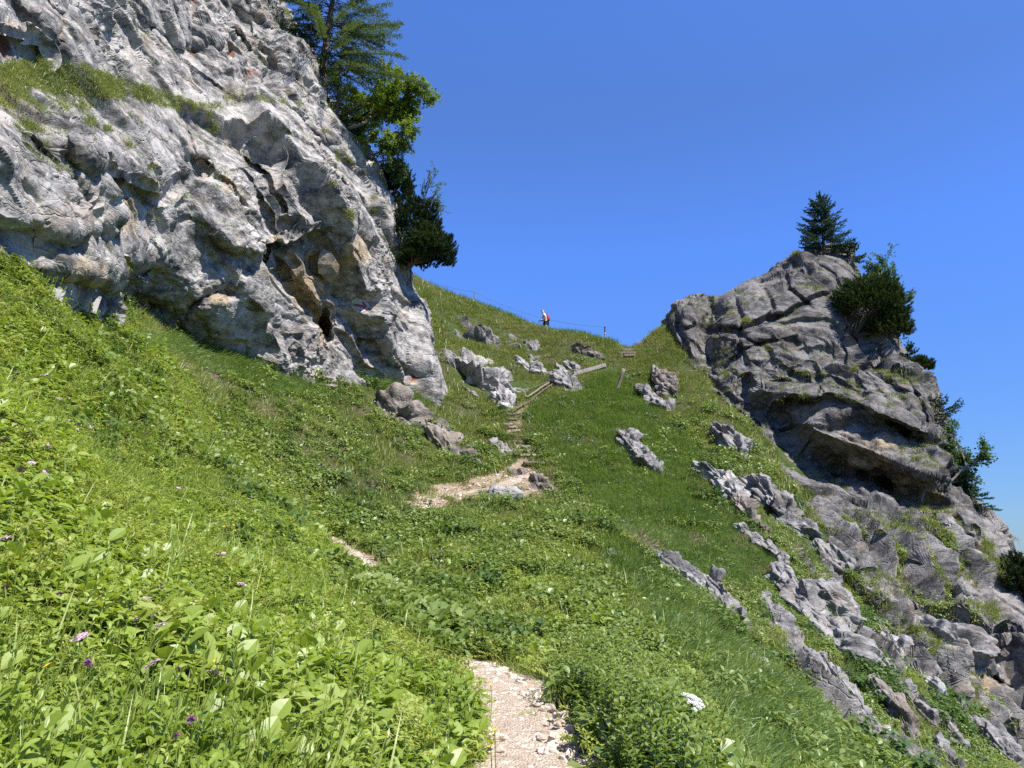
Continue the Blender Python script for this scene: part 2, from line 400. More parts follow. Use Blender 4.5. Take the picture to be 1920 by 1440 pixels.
# soil under the plants
m_soil, nt = newmat('soil')
g_ = nd(nt, 'ShaderNodeNewGeometry'); P_ = g_.outputs['Position']
s1 = noise(nt, P_, .8, 6, .65); s2 = noise(nt, P_, 9, 6, .7)
cs = ramp(nt, s1, [(.36, (.022, .042, .010)), (.52, (.045, .075, .018)), (.62, (.085, .08, .035)), (.72, (.19, .145, .085))])
cs = mix(nt, .45, cs, ramp(nt, s2, [(.35, (.015, .03, .008)), (.65, (.09, .11, .035))]))
ab = nd(nt, 'ShaderNodeAttribute', attribute_name='bare')
cb = ramp(nt, s2, [(.3, (.15, .10, .06)), (.5, (.27, .20, .135)), (.7, (.37, .31, .245))])
fb = ramp(nt, math_(nt, 'ADD', math_(nt, 'MULTIPLY', ab.outputs['Fac'], .8), math_(nt, 'MULTIPLY', s1, .4)), [(.45, (0, 0, 0)), (.7, (1, 1, 1))])
cs = mix(nt, fb, cs, cb)
bs = nd(nt, 'ShaderNodeBsdfPrincipled'); nt.links.new(cs, bs.inputs['Base Color']); bs.inputs['Roughness'].default_value = .95; bs.inputs['Specular IOR Level'].default_value = .1
bp = nd(nt, 'ShaderNodeBump'); bp.inputs['Strength'].default_value = .7; bp.inputs['Distance'].default_value = .1; nt.links.new(s2, bp.inputs['Height']); nt.links.new(bp.outputs[0], bs.inputs['Normal'])
out(nt, bs.outputs[0])

BARE = [[(742,935),(800,912),(880,900),(930,880),(975,868),(1010,880),(1035,905),(1060,930),(1000,942),(920,930),(850,945),(790,958)],
        [(1145,985),(1200,1010),(1260,1060),(1230,1062),(1170,1022)]]
def bare_mask(x, y):
    z = hfield(x, y); px, py, f = proj(np.stack([x, y, z], -1))
    b = np.zeros(x.shape)
    b[(f > 26) & (f < 38) & inpoly(px, py, BARE[0])] = 1
    d, _, _ = polyline_dist(x, y, PW); b = np.maximum(b, smooth(.62, .34, d)*(1-smooth(21.5, 22.8, y)*smooth(27.5, 26.5, y)))
    d, _, _ = polyline_dist(x, y, SW); b = np.maximum(b, .6*smooth(.6, .3, d)*smooth(45, 43, y))
    return b

# one sheet from under the camera to the horizon
th = np.concatenate([np.linspace(-180, -62, 60)[:-1], np.linspace(-62, 56, 640), np.linspace(56, 180, 60)[1:-1]])
rr_ = np.concatenate([[.3, .6, .9], np.exp(np.linspace(math.log(1.2), math.log(95), 560)), np.exp(np.linspace(math.log(100), math.log(6000), 40))])
TH, RR = np.meshgrid(np.radians(th), rr_, indexing='ij')
GX, GY = RR*np.sin(TH), RR*np.cos(TH)
GZ = hfield(GX, GY); BM = np.zeros(GX.size)
sel = (GY.ravel() > -5) & (RR.ravel() < 60); BM[sel] = bare_mask(GX.ravel()[sel], GY.ravel()[sel])
nT, nR = GX.shape; idx = np.arange(nT*nR).reshape(nT, nR); i2 = np.roll(idx, -1, 0)
Q = np.stack([idx[:, :-1], idx[:, 1:], i2[:, 1:], i2[:, :-1]], -1).reshape(-1, 4)
Vg = np.stack([GX, GY, GZ], -1).reshape(-1, 3)
nv = len(Vg); Vg = np.vstack([Vg, [[0, 0, float(hfield(np.array([0.]), np.array([0.]))[0])]]])
T = np.stack([idx[:, 0], i2[:, 0], np.full(nT, nv)], -1)
ground = link('ground', mesh_np('ground', Vg, [Q, T[:, ::-1]], [m_soil], smooth_=True, attrs={'bare': ('FLOAT', np.r_[BM, 0])}))
tag(ground, 'steep grassy mountainside of dark soil falling to the valley', kind='structure')
# ---------------------------------------------------------------- sculpted rock walls
m_rockL = rockmat('limestone', light=(.375, .352, .325), midc=(.20, .19, .178), dark=(.062, .060, .058))
m_rockR = rockmat('grey_limestone', light=(.165, .156, .147), midc=(.100, .094, .088), dark=(.040, .038, .036))
m_rockS = rockmat('outcrop_limestone', light=(.26, .248, .235), midc=(.165, .157, .148), dark=(.065, .062, .06))

def carve(D, PX, PY, cracks, seed=0, wobble=11):
    """cracks: (kind, points, width px, depth m[, above m]) pushed into the surface; a roof also lets the rock above hang out"""
    wob = np.c_[PX.ravel()/38., PY.ravel()/38., np.zeros(PX.size)]
    wx = (fbm(wob, 3, seed+40)*wobble).reshape(PX.shape); wy = (fbm(wob+9, 3, seed+50)*wobble).reshape(PX.shape)
    X, Y = PX+wx, PY+wy
    for c in cracks:
        kind, pts, w, dep = c[:4]
        if kind == 'blob':
            (cx, cy), (rx, ry) = pts, w
            D = D+dep*np.exp(-(((X-cx)/rx)**2+((Y-cy)/ry)**2)**1.6)
            continue
        d, s, t = polyline_dist(X, Y, pts)
        fade = smooth(0, .08, t)*smooth(1, .92, t)*.6+.4
        if kind == 'groove':
            D = D+1.0*fade*dep*np.exp(-(d/w)**1.3)
        elif kind == 'roof':      # side > 0 lies below the line when it is drawn from left to right
            up = c[4] if len(c) > 4 else dep*.5
            end = smooth(0, .12, t)*smooth(1, .88, t)
            below = s > 0
            D = D+end*np.where(below, .62*dep*np.exp(-d/w)*smooth(0, 9, d), -up*np.exp(-d/(w*1.4))*smooth(-1, 7, d))
    return D

def rock_grid(name, PX, PY, D, mat, axis, amp, seed, ochre=(), iron=(), calm=(), cut=None, cell=(4.4, 1.9, .85, .36, .15), extra=None, soft=None, pale=None, nrows=800, ncols=640):
    # spread the rows evenly over the real surface, so that ledges and roofs get as many faces as the open rock
    ch = [PX, PY, D]+([np.asarray(cut, float)] if cut is not None else [])
    for ax, nn in ((0, nrows), (1, ncols)):
        if ax: ch = [c_.T for c_ in ch]
        P = at(*ch[:3]); sg_ = np.linalg.norm(np.diff(P, axis=0), axis=-1)/ch[2][1:]
        sg_ = np.minimum(sg_, np.percentile(sg_, 99.5))
        for _ in range(30): sg_[:, 1:-1] = (sg_[:, :-2]+2*sg_[:, 1:-1]+sg_[:, 2:])/4
        sg_ = sg_+.25*sg_.mean(0, keepdims=True); cum = np.vstack([np.zeros(sg_.shape[1]), np.cumsum(sg_, 0)]); cum /= cum[-1:]
        rows = np.linspace(0, 1, nn)
        ch = [np.stack([np.interp(rows, cum[:, j], c_[:, j]) for j in range(c_.shape[1])], 1) for c_ in ch]
        if ax: ch = [c_.T for c_ in ch]
    PX, PY, D = ch[:3]; cut = ch[3] > .5 if cut is not None else None
    nr, nc = PX.shape
    P = at(PX, PY, D)
    du = np.gradient(P, axis=1); dv = np.gradient(P, axis=0)
    N = np.cross(du, dv); N /= np.linalg.norm(N, axis=-1, keepdims=True)+1e-9
    if (N[..., 1].mean() > 0): N = -N
    # smooth the normals so that folds do not explode
    for _ in range(6):
        N[1:-1] = (N[:-2]+2*N[1:-1]+N[2:])/4; N[:, 1:-1] = (N[:, :-2]+2*N[:, 1:-1]+N[:, 2:])/4
    N /= np.linalg.norm(N, axis=-1, keepdims=True)+1e-9
    p = P.reshape(-1, 3)
    a = np.array(axis, float); a /= np.linalg.norm(a)
    q = p-(p@a)[:, None]*a*.62             # blocks stretched along the bedding
    q = q+.22*np.stack([fbm(p*.9, 2, seed+k) for k in (70, 75, 80)], -1)
    big = smooth(-.25, .35, fbm(p*.28, 2, seed+60))
    rub = .14+1.05*smooth(-.05, .4, fbm(p*.24, 3, seed+61)); o = np.zeros(len(p))
    for k, (sc, am, ti, sg) in enumerate(zip(cell, amp, (.95, 1.1, 1.1, 1.2, 1.2), (1, 1, -1, 1, -1))):
        if k == 0: am = am*np.clip(p[:, 1]/32, .35, 1)
        if k == 1: am = am*np.clip(p[:, 1]/24, .6, 1)
        if k < 2: f_, e_ = facet(q/sc, seed+10*k, 1.0, .10); o += am*(f_-.30*np.exp(-(e_/.05)**2))
        else: o += sg*am*blocks(sg*(q if k < 3 else p)/sc, seed+10*k, ti)*rub
    o += amp[1]*.2*fbm(p*.6, 3, seed+90) + amp[3]*.35*fbm(p*4, 3, seed+95)
    # thin parallel bedding ledges
    b = p@np.cross(a, [0.35, -.2, 1.]) + .25*fbm(p*.5, 3, seed+97)
    t = (b*1.3) % 1
    o += amp[2]*.5*(np.where(t < .82, t/.82, (1-t)/.18)-.5)*smooth(-.15, .35, fbm(p*.3, 2, seed+99))
    if extra is not None: o += extra(p)
    px, py = PX.ravel(), PY.ravel()
    cm = np.ones(len(p))
    for (cx, cy, rx, ry, k) in calm: cm *= 1-(1-k)*np.exp(-(((px-cx)/rx)**2+((py-cy)/ry)**2)**2)
    o *= cm
    if soft is not None: o *= soft(px, py)
    p = p+N.reshape(-1, 3)*o[:, None]
    def blobs(lst):
        r = np.zeros(len(p))
        for (cx, cy, rx, ry, k) in lst: r = np.maximum(r, k*np.exp(-(((px-cx)/rx)**2+((py-cy)/ry)**2)))
        return r
    idx = np.arange(nr*nc).reshape(nr, nc)
    Q = np.stack([idx[:-1, :-1], idx[1:, :-1], idx[1:, 1:], idx[:-1, 1:]], -1).reshape(-1, 4)
    if cut is not None:
        c = cut.ravel()[Q].all(1); Q = Q[~c]
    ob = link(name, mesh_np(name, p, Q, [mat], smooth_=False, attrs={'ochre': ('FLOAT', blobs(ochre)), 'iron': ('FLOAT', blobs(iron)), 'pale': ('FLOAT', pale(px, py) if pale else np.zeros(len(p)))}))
    return ob, p.reshape(nr, nc, 3), N

# ---- left cliff
LC = np.array([(0,500,13.7),(100,560,15.7),(180,575,19),(250,590,23.6),(330,610,27.1),(440,640,30.2),(600,660,34.6),(700,730,37.4),(815,725,42.3),
 (0,420,13.5),(0,300,13.0),(0,215,13.6),(0,130,15.2),(0,60,15.6),(0,-150,17),
 (100,470,15.5),(100,380,15.2),(100,230,15.9),(110,150,18),(100,60,18.2),
 (200,500,18.3),(200,400,18.2),(200,235,19.2),(220,165,21.6),(200,50,21.6),(200,-150,23.5),
 (300,420,23),(300,300,22.4),(310,200,24.6),(300,60,26),
 (-350,300,9.5),(-350,-100,10.5),(-350,600,9.5),(-200,350,10.8),(-200,0,12.5),
 (400,580,26.9),(400,480,26.3),(420,400,26.0),(400,250,27.0),(420,180,29.5),(400,50,30.5),(400,-150,32),
 (600,560,33.2),(600,480,32.8),(600,400,32.0),(560,250,32.6),(560,180,34.2),(540,100,34.4),(500,0,34.8),(480,-200,36),
 (720,620,38),(690,450,36.5),(650,320,36),(800,650,41.6),(750,530,39.7),(850,800,44),(700,850,39),(400,800,30),(0,800,15)], float)
tL = TPS(LC[:, :2], np.log(LC[:, 2]), reg=.0005, sc=300)
LSIL = [(-300,470),(-100,500),(0,520),(40,545),(80,566),(115,585),(150,592),(200,612),(240,650),(300,690),(380,716),(470,741),(530,770),(590,796),(650,806),(725,823),(830,845)]
pyr = np.linspace(-300, 830, 560); xr = np.interp(pyr, [a for a, b in LSIL], [b for a, b in LSIL])
xr = xr + 7*fbm(np.c_[pyr/30, 0*pyr, 0*pyr], 3, 5)
sgrid = np.linspace(0, 1, 600)
PX = -420+(xr[:, None]+420)*sgrid[None]; PY = np.repeat(pyr[:, None], 600, 1)
DL = np.exp(tL(np.c_[PX.ravel(), PY.ravel()])).reshape(PX.shape)
edge = xr[:, None]-PX
DL = DL+1.6*np.exp(-edge/14.)+.8*np.exp(-edge/45.)
CRL = [
 ('roof', [(95,268),(140,290),(175,308),(215,328),(270,350),(310,372)], 26, 1.5, .5),
 ('groove', [(300,372),(335,352),(380,325),(395,300)], 8, .7),
 ('roof', [(-60,395),(0,410),(60,425),(110,432),(175,425),(225,385)], 30, 1.3, .5),
 ('groove', [(60,255),(100,315),(160,390),(175,430)], 4, .7),
 ('groove', [(0,262),(40,275),(95,300)], 6, .6),
 ('roof', [(385,415),(405,450),(440,470),(490,478),(530,462),(580,440),(625,425),(660,405)], 30, 1.3, .8),
 ('groove', [(345,585),(400,553),(440,525),(480,495),(520,468)], 5, 1.0),
 ('groove', [(530,487),(556,535),(585,575),(604,600),(618,640)], 7, 1.2),
 ('groove', [(487,275),(510,340),(535,390),(562,432)], 5, .8),
 ('groove', [(470,300),(480,350),(510,400),(545,440)], 5, .5),
 ('groove', [(335,-10),(348,40),(345,90),(375,112)], 17, 1.5),
 ('roof', [(375,70),(410,92),(440,120),(478,138)], 16, 1.3, .3),
 ('groove', [(205,-20),(240,35),(275,62),(310,95)], 6, .7),
 ('groove', [(215,10),(255,22),(285,60)], 8, .8),
 ('roof', [(497,262),(520,250),(548,243)], 9, .9, .2),
 ('groove', [(440,50),(490,110),(540,150),(575,180)], 6, .7),
 ('groove', [(460,-10),(480,70),(520,130)], 6, .5),
 ('roof', [(0,60),(50,75),(110,95)], 26, 1.0, .3),
 ('groove', [(80,0),(110,30),(108,90)], 6, .5),
 ('roof', [(205,505),(235,530),(275,545),(300,560),(330,590)], 34, 2.4, .4),
 ('roof', [(60,505),(110,500),(150,515),(200,530)], 24, 1.6, .5),
 ('blob', (255,572), (48, 22), 2.2), ('blob', (613,603), (9, 22), 2.2), ('blob', (612,500), (13, 10), .9), ('blob', (350,95), (14, 14), 1.0), ('blob', (430,98), (22, 12), .7), ('blob', (430,553), (20, 12), .8),
 ('groove', [(640,395),(660,450),(700,500),(735,560),(770,640)], 6, .5),
 ('groove', [(600,290),(640,360),(665,400)], 7, .6),
 ('groove', [(560,180),(600,240),(640,300),(690,350)], 8, .7),
 ('groove', [(360,300),(400,330),(440,345),(475,390)], 5, .4),
 ('groove', [(690,640),(730,660),(775,710)], 5, .5), ('groove', [(640,620),(690,690),(740,730)], 6, .5),
 ('groove', [(160,235),(190,280),(200,330)], 4, .3), ('groove', [(330,190),(350,260),(375,320)], 6, .45),
 ('groove', [(280,40),(330,100),(330,170)], 6, .5),
]
DL = carve(DL, PX, PY, CRL, 1)
# the wall carries on round its right edge, out of sight
wr = np.array([1, 3, 6, 10, 16.])
PXw = np.repeat(xr[:, None], 5, 1)-np.array([1, 3, 7, 14, 26.])[None]; DW = DL[:, -1:]+wr[None]
left_cliff, PL, NL = rock_grid('cliff', np.hstack([PX, PXw]), np.hstack([PY, np.repeat(pyr[:, None], 5, 1)]), np.hstack([DL, DW]), m_rockL, (.12, .75, -.62), (.95, .34, .26, .15, .055), 3,
  ochre=[(505,505,28,30,1.1), (590,530,46,60,1.2), (640,475,50,36,1), (270,375,30,25,.8), (250,420,50,26,.7), (140,510,45,22,.9), (440,340,25,25,.8), (410,560,30,18,.9), (600,620,20,40,.9), (210,590,20,20,.8), (270,80,25,25,.7), (110,60,12,30,.8), (490,150,16,10,.9), (40,40,50,25,.5), (700,490,20,60,.4), (540,455,40,14,.9)],
  iron=[(18,82,30,26,.75), (352,80,13,45,.9), (430,100,18,14,.8), (478,130,30,12,.6), (365,20,8,30,.8), (640,640,10,16,.5), (772,712,8,8,.8)],
  calm=[(300,250,60,70,.45), (530,350,42,62,.45), (250,470,70,40,.6), (470,570,50,50,.7), (676,573,26,20,.04), (560,590,55,50,.6), (330,480,60,40,.6)])
tag(left_cliff, 'pale grey limestone cliff with ochre hollows and a grass ledge', kind='structure')

# ---- right crag
TOPS = [(1150,676),(1205,664),(1236,652),(1246,612),(1262,572),(1285,556),(1310,552),(1345,556),(1375,541),(1405,523),(1440,510),(1472,482),(1506,472),(1520,462),(1550,457),(1580,468),(1592,492),(1612,545),(1650,600),(1700,662),(1728,700),(1748,738),(1764,800),(1774,862),(1786,905),(1815,938),(1848,962),(1872,1000),(1895,1030),(1930,1052),(2100,1120)]
CRP = np.array([(1200,670,51.2),(1240,650,50.6),(1270,575,50.2),(1345,560,49.5),(1440,515,49.2),(1510,474,49.4),(1560,470,49.8),(1590,500,49.2),
 (1270,660,49.2),(1300,640,48.4),(1400,620,46.6),(1500,560,46.8),(1500,650,44.6),(1600,600,46),(1650,640,45.5),(1340,700,46.5),(1400,700,44.3),(1500,735,41.8),(1560,750,40.8),(1650,770,39.2),(1730,800,38.6),(1770,850,38.8),
 (1480,790,42.0),(1560,800,40.9),(1650,835,39.4),(1740,890,38.2),(1600,850,41),(1700,900,39.4),(1500,830,41.6),(1560,880,40.8),(1660,930,39.2),(1760,940,38),
 (1340,745,44.5),(1400,800,41),(1400,830,39),(1450,890,35.4),(1550,935,34.4),(1650,955,35),(1770,960,36),(1850,980,36.5),(1900,1050,34),
 (1500,980,30.6),(1600,1000,30.4),(1700,1050,30.2),(1800,1100,30.5),(1900,1120,31),(1600,1080,26.4),(1700,1180,24),(1780,1240,23),(1850,1250,25.6),(1920,1300,25.6),(1900,1420,20.3),(2000,1300,26),(2050,1150,32),(2000,1500,19.5),(1750,1180,25.8),(1700,1120,27.2)], float)
tR = TPS(CRP[:, :2], np.log(CRP[:, 2]), reg=.0005, sc=300)
BASE = [(1150,650),(1215,656),(1270,662),(1292,705),(1340,742),(1395,782),(1405,832),(1440,880),(1510,945),(1495,985),(1560,1045),(1640,1115),(1700,1180),(1770,1240),(1815,1320),(1880,1400),(1990,1490)]
pxc = np.linspace(1160, 2090, 540); yt = np.interp(pxc, [a for a, b in TOPS], [b for a, b in TOPS])
yt = yt + 5*fbm(np.c_[pxc/26, 0*pxc, 0*pxc], 3, 25)
tg_ = np.linspace(0, 1, 620); PY2 = yt[None]+(1560-yt[None])*tg_[:, None]; PX2 = np.repeat(pxc[None], 620, 0)
DR = np.exp(tR(np.c_[PX2.ravel(), PY2.ravel()])).reshape(PX2.shape)
e2 = PY2-yt[None]; DR = DR+1.3*np.exp(-e2/12.)+.6*np.exp(-e2/40.)
CRR = [
 ('groove', [(1322,545),(1334,585),(1322,630),(1330,690)], 15, 1.7), ('groove', [(1246,606),(1262,640),(1290,668)], 6, 1.0), ('groove', [(1262,612),(1285,618),(1306,612)], 3, .5),
 ('groove', [(1345,690),(1390,660),(1440,640),(1500,634)], 3, .55), ('groove', [(1380,560),(1392,600),(1386,640),(1400,690)], 3, .5), ('groove', [(1470,500),(1480,540),(1520,575)], 3, .5), ('groove', [(1430,530),(1450,580),(1440,600)], 3, .4),
 ('groove', [(1500,660),(1530,690),(1540,740)], 3, .5), ('groove', [(1450,670),(1500,700),(1560,705),(1600,730)], 4, .6), ('groove', [(1640,700),(1680,730),(1740,745)], 4, .6), ('groove', [(1690,690),(1720,740),(1750,800)], 4, .6),
 ('groove', [(1610,760),(1660,790),(1730,830)], 3, .5), ('groove', [(1600,850),(1650,872),(1740,900)], 3, .4), ('groove', [(1430,860),(1480,900),(1540,950)], 4, .6), ('groove', [(1560,900),(1600,950)], 4, .6),
 ('roof', [(1395,765),(1450,752),(1510,745),(1560,742),(1600,758),(1650,785),(1700,800),(1745,822),(1772,850)], 26, 1.2, .7),
 ('groove', [(1500,790),(1560,818),(1640,850),(1700,872),(1770,895)], 24, -1.5),
 ('roof', [(1470,795),(1500,822),(1545,850),(1590,872),(1640,890),(1690,912),(1750,925),(1790,930)], 20, 1.5, .3),
 ('groove', [(1330,616),(1385,620),(1420,605),(1470,592),(1520,560),(1560,548)], 5, .9),
 ('groove', [(1262,580),(1272,620),(1290,650)], 5, .7),
 ('groove', [(1508,472),(1525,500),(1560,520),(1575,545)], 8, 1.2),
 ('groove', [(1385,620),(1402,640),(1440,650),(1455,690),(1500,705)], 4, .5),
 ('groove', [(1440,600),(1470,610),(1500,600),(1560,600)], 6, .5),
 ('groove', [(1400,700),(1395,740),(1410,790)], 9, 1.2), ('groove', [(1300,690),(1340,720),(1390,770)], 7, .9),
 ('groove', [(1600,610),(1640,690),(1700,760)], 10, .9), ('groove', [(1560,600),(1590,640),(1610,680),(1660,745)], 5, .6),
 ('groove', [(1460,775),(1475,800),(1480,830)], 6, .8), ('groove', [(1310,555),(1335,580),(1325,620)], 14, .8),
 ('roof', [(1400,838),(1450,850),(1500,862),(1560,900)], 14, .8, .4),
 ('roof', [(1490,905),(1540,925),(1600,945)], 12, .8, .4),
 ('groove', [(1570,870),(1610,920),(1640,955)], 6, .6), ('groove', [(1655,885),(1670,930),(1725,965)], 8, 1.0), ('groove', [(1615,885),(1640,930)], 5, .7),
 ('roof', [(1500,985),(1560,1005),(1620,1060),(1680,1090),(1740,1120)], 20, 1.0, .5),
 ('roof', [(1590,985),(1640,1000),(1700,1050),(1760,1080)], 18, .9, .5),
 ('roof', [(1680,1030),(1740,1060),(1800,1110),(1850,1130)], 20, 1.0, .5),
 ('roof', [(1760,985),(1800,1000),(1850,1000)], 16, 1.5, .3), ('groove', [(1790,960),(1815,1020),(1800,1080)], 8, 1.0),
 ('roof', [(1700,1120),(1760,1160),(1820,1190),(1880,1200),(1960,1230)], 26, 1.4, .6),
 ('roof', [(1790,1240),(1850,1225),(1960,1260)], 40, 1.6, .5),
 ('groove', [(1800,1290),(1860,1380),(1920,1430)], 8, .8),
 ('groove', [(1545,690),(1600,700),(1620,740)], 6, .5), ('groove', [(1480,640),(1520,650),(1580,640)], 5, .4),
]
DR = carve(DR, PX2, PY2, CRR, 2, 5)
bl = np.interp(PX2, [a for a, b in BASE], [b for a, b in BASE])
under = np.maximum(PY2-bl, 0)
RIBF = [(1410,1010),(1420,955),(1500,960),(1600,1040),(1760,1200),(1830,1320),(1960,1440),(1960,1560),(1700,1560),(1560,1375),(1470,1290),(1420,1180),(1430,1080)]
_gx = np.linspace(1130, 2090, 62); _gy = np.linspace(620, 1570, 72); _GX, _GY = np.meshgrid(_gx, _gy)
_gd = hit(_GX.ravel(), _GY.ravel(), 4.0)[:, 1].reshape(_GX.shape); _gd = np.where(np.isfinite(_gd), _gd, np.nanmax(_gd)+4)
fx = np.clip((PX2-_gx[0])/(_gx[1]-_gx[0]), 0, 60.99); fy = np.clip((PY2-_gy[0])/(_gy[1]-_gy[0]), 0, 70.99); jx = fx.astype(int); jy = fy.astype(int); fx -= jx; fy -= jy
DGR = (_gd[jy, jx]*(1-fx)+_gd[jy, jx+1]*fx)*(1-fy)+(_gd[jy+1, jx]*(1-fx)+_gd[jy+1, jx+1]*fx)*fy
outd = polyline_dist(PX2, PY2, RIBF+RIBF[:1])[0]; inside = inpoly(PX2, PY2, RIBF); outd = np.where(inside, 0, outd)
k_ = smooth(-4, 46, under+1e-6)*(under > 0); DR = DR*(1-k_)+(DGR+.40)*k_
DR = DR*(1+.0035*np.minimum(np.where(under > 0, outd, 0), 120))
_ra, _rb = hit1(1466, 1104), hit1(1600, 1240); RIBAX = norm_ = (_rb-_ra)/np.linalg.norm(_rb-_ra); _rn = gnormal(np.array([_ra[0]]), np.array([_ra[1]]), .6)[0]; RIBC = np.cross(RIBAX, _rn); RIBC /= np.linalg.norm(RIBC)
def ribs(p):
    px, py, f = proj(p)
    w = smooth(900, 1010, py+.15*(px-1500)*0)*smooth(40, 33, p[:, 1])
    q = p-(p@RIBAX)[:, None]*RIBAX*.8
    b = p@RIBC/1.6+.45*fbm(q*.55, 3, 301)
    t = b % 1; prof = np.where(t < .72, t/.72, (1-t)/.28)
    br = smooth(-.35, .25, fbm(p*.33, 2, 305))
    return w*(1.15*(prof-.62)*(.35+.65*br)-.18*(1-br))
wr2 = np.array([10, 5, 2.5, 1.])[:, None]
PYw = yt[None]+np.array([40, 18, 8, 2.])[:, None]; DW2 = DR[:1]+wr2
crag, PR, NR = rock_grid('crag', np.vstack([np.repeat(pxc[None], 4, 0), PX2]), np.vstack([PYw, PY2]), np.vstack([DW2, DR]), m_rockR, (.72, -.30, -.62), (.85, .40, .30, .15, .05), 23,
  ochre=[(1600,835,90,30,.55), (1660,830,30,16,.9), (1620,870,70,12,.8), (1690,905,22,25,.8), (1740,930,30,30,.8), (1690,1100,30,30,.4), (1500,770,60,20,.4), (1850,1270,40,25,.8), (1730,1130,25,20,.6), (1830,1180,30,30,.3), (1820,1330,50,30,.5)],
  cut=np.vstack([np.zeros((4, 540)), np.where((under > 60) & (outd > 100), 1, 0)]) > 0, extra=ribs, soft=lambda x, y: np.where(x < 1470, .3+.7*smooth(-10, 70, np.interp(x, [q for q, _ in BASE], [w for _, w in BASE])-y), 1), pale=lambda x, y: smooth(930, 1020, y)*.9,  # lower flank toned paler, its sunnier look partly painted in
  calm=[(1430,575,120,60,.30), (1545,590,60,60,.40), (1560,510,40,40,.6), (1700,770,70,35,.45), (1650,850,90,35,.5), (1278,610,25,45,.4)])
tag(crag, 'dark grey limestone crag with overhangs on a grassy flank', kind='structure')
# ---------------------------------------------------------------- outcrops, slabs and boulders in the grass
def cubesphere(n):
    V = []; Q = []; k = 0
    g = np.tan(np.linspace(-math.pi/4, math.pi/4, n+1))
    a, b = np.meshgrid(g, g, indexing='ij'); one = np.ones_like(a)
    for s in ((one, a, b), (-one, b, a), (b, one, a), (a, -one, b), (a, b, one), (b, a, -one)):
        V.append(np.stack(s, -1).reshape(-1, 3)); i = np.arange((n+1)**2).reshape(n+1, n+1)+k
        Q.append(np.stack([i[:-1, :-1], i[1:, :-1], i[1:, 1:], i[:-1, 1:]], -1).reshape(-1, 4)); k += (n+1)**2
    V = np.concatenate(V); V /= np.linalg.norm(V, axis=1)[:, None]
    key = np.round(V*1e5).astype(np.int64); _, first, inv = np.unique(key, axis=0, return_index=True, return_inverse=True)
    return V[first], inv.ravel()[np.concatenate(Q)]
_CS = {n: cubesphere(n) for n in (6, 14, 26, 40)}
ROCKFOOT = []
def rock_block(name, label, c, ax, ay, az, L, Wd, H, mat, seed, cat='rock', group=None, res=26, cuts=9, rough=1.0, attrs=None, strata=1.0):
    r = np.random.default_rng(seed); D0, Q = _CS[res]; D = D0.copy()
    k = 4.0; P = D/((np.abs(D)**k).sum(1)**(1/k))[:, None]
    S = np.array([L/2, Wd/2, H])
    for _ in range(cuts):
        n = r.normal(size=3)*(.8, 1, .9); n /= np.linalg.norm(n); d = r.uniform(.62, .95)
        t = P@n-d; P = P-np.maximum(t, 0)[:, None]*n
    P[:, 1] += .18*np.sin(P[:, 0]*r.uniform(2, 4)+r.uniform(0, 6)); P[:, 2] *= 1-.25*P[:, 0]*r.uniform(-.3, 1)
    W0 = P*S; R = np.stack([ax, ay, az]); Wp = W0@R+c
    nrm = (D/S); nrm /= np.linalg.norm(nrm, axis=1)[:, None]; nrm = nrm@R
    q = Wp-(Wp@ax)[:, None]*ax*.5
    m = min(Wd, 2.2)
    o = rough*(m*.34*facet(q/(m*.6), seed, 1.0, .1)[0] - m*.15*blocks(-q/(m*.26+.03), seed+9, 1.1) + m*.085*blocks(q/(m*.11+.02), seed+19, 1.2) + m*.04*fbm(q/(m*.5), 4, seed+20))
    b = (W0[:, 2]/(m*.13)+fbm(q/m, 2, seed+30)*1.2) % 1
    o += strata*rough*m*.05*(np.abs(b-.5)*2-.5)
    Wp = Wp+nrm*o[:, None]
    me = mesh_np(name, Wp-c, Q, [mat], smooth_=False)
    o_ = link(name, me, None, c); tag(o_, label, cat, group, 'thing')
    ROCKFOOT.append((c, ax, ay, L/2, Wd/2))
    return o_

def ground_rock(name, label, A, B, wpx, seed, hf=.42, mat=None, **kw):
    a = hit1(*A); b = hit1(*B); c = (a+b)/2
    if not np.isfinite(c).all(): print('MISS', label); return
    px, py, f = proj(c); w = wpx/FPX*f
    n = gnormal(np.array([c[0]]), np.array([c[1]]))[0]
    ax = b-a; L = np.linalg.norm(ax); ax = ax/L; n = n-(n@ax)*ax; n /= np.linalg.norm(n); ay = np.cross(n, ax)
    # how much of the width the camera sees
    vd = c/np.linalg.norm(c); vis = math.sqrt(max(.2, 1-(vd@ay)**2))
    w = w/max(.55, vis)
    L = max(L*1.06, w*.9)
    res = 40 if L*f and (L/f*FPX) > 110 else 26 if (L/f*FPX) > 40 else 14
    if 'slab' in name or px > 1300: hf = hf*1.4; w *= 1.05; L *= 1.12
    sk = .20 if ('outcrop' in name and px < 1300) else .05
    if 820 < px < 1160 and py < 760: hf *= .8
    return rock_block(name, label, c-n*w*sk, ax, ay, n, L, w, w*hf, mat or m_rockS, seed, res=res, **kw)

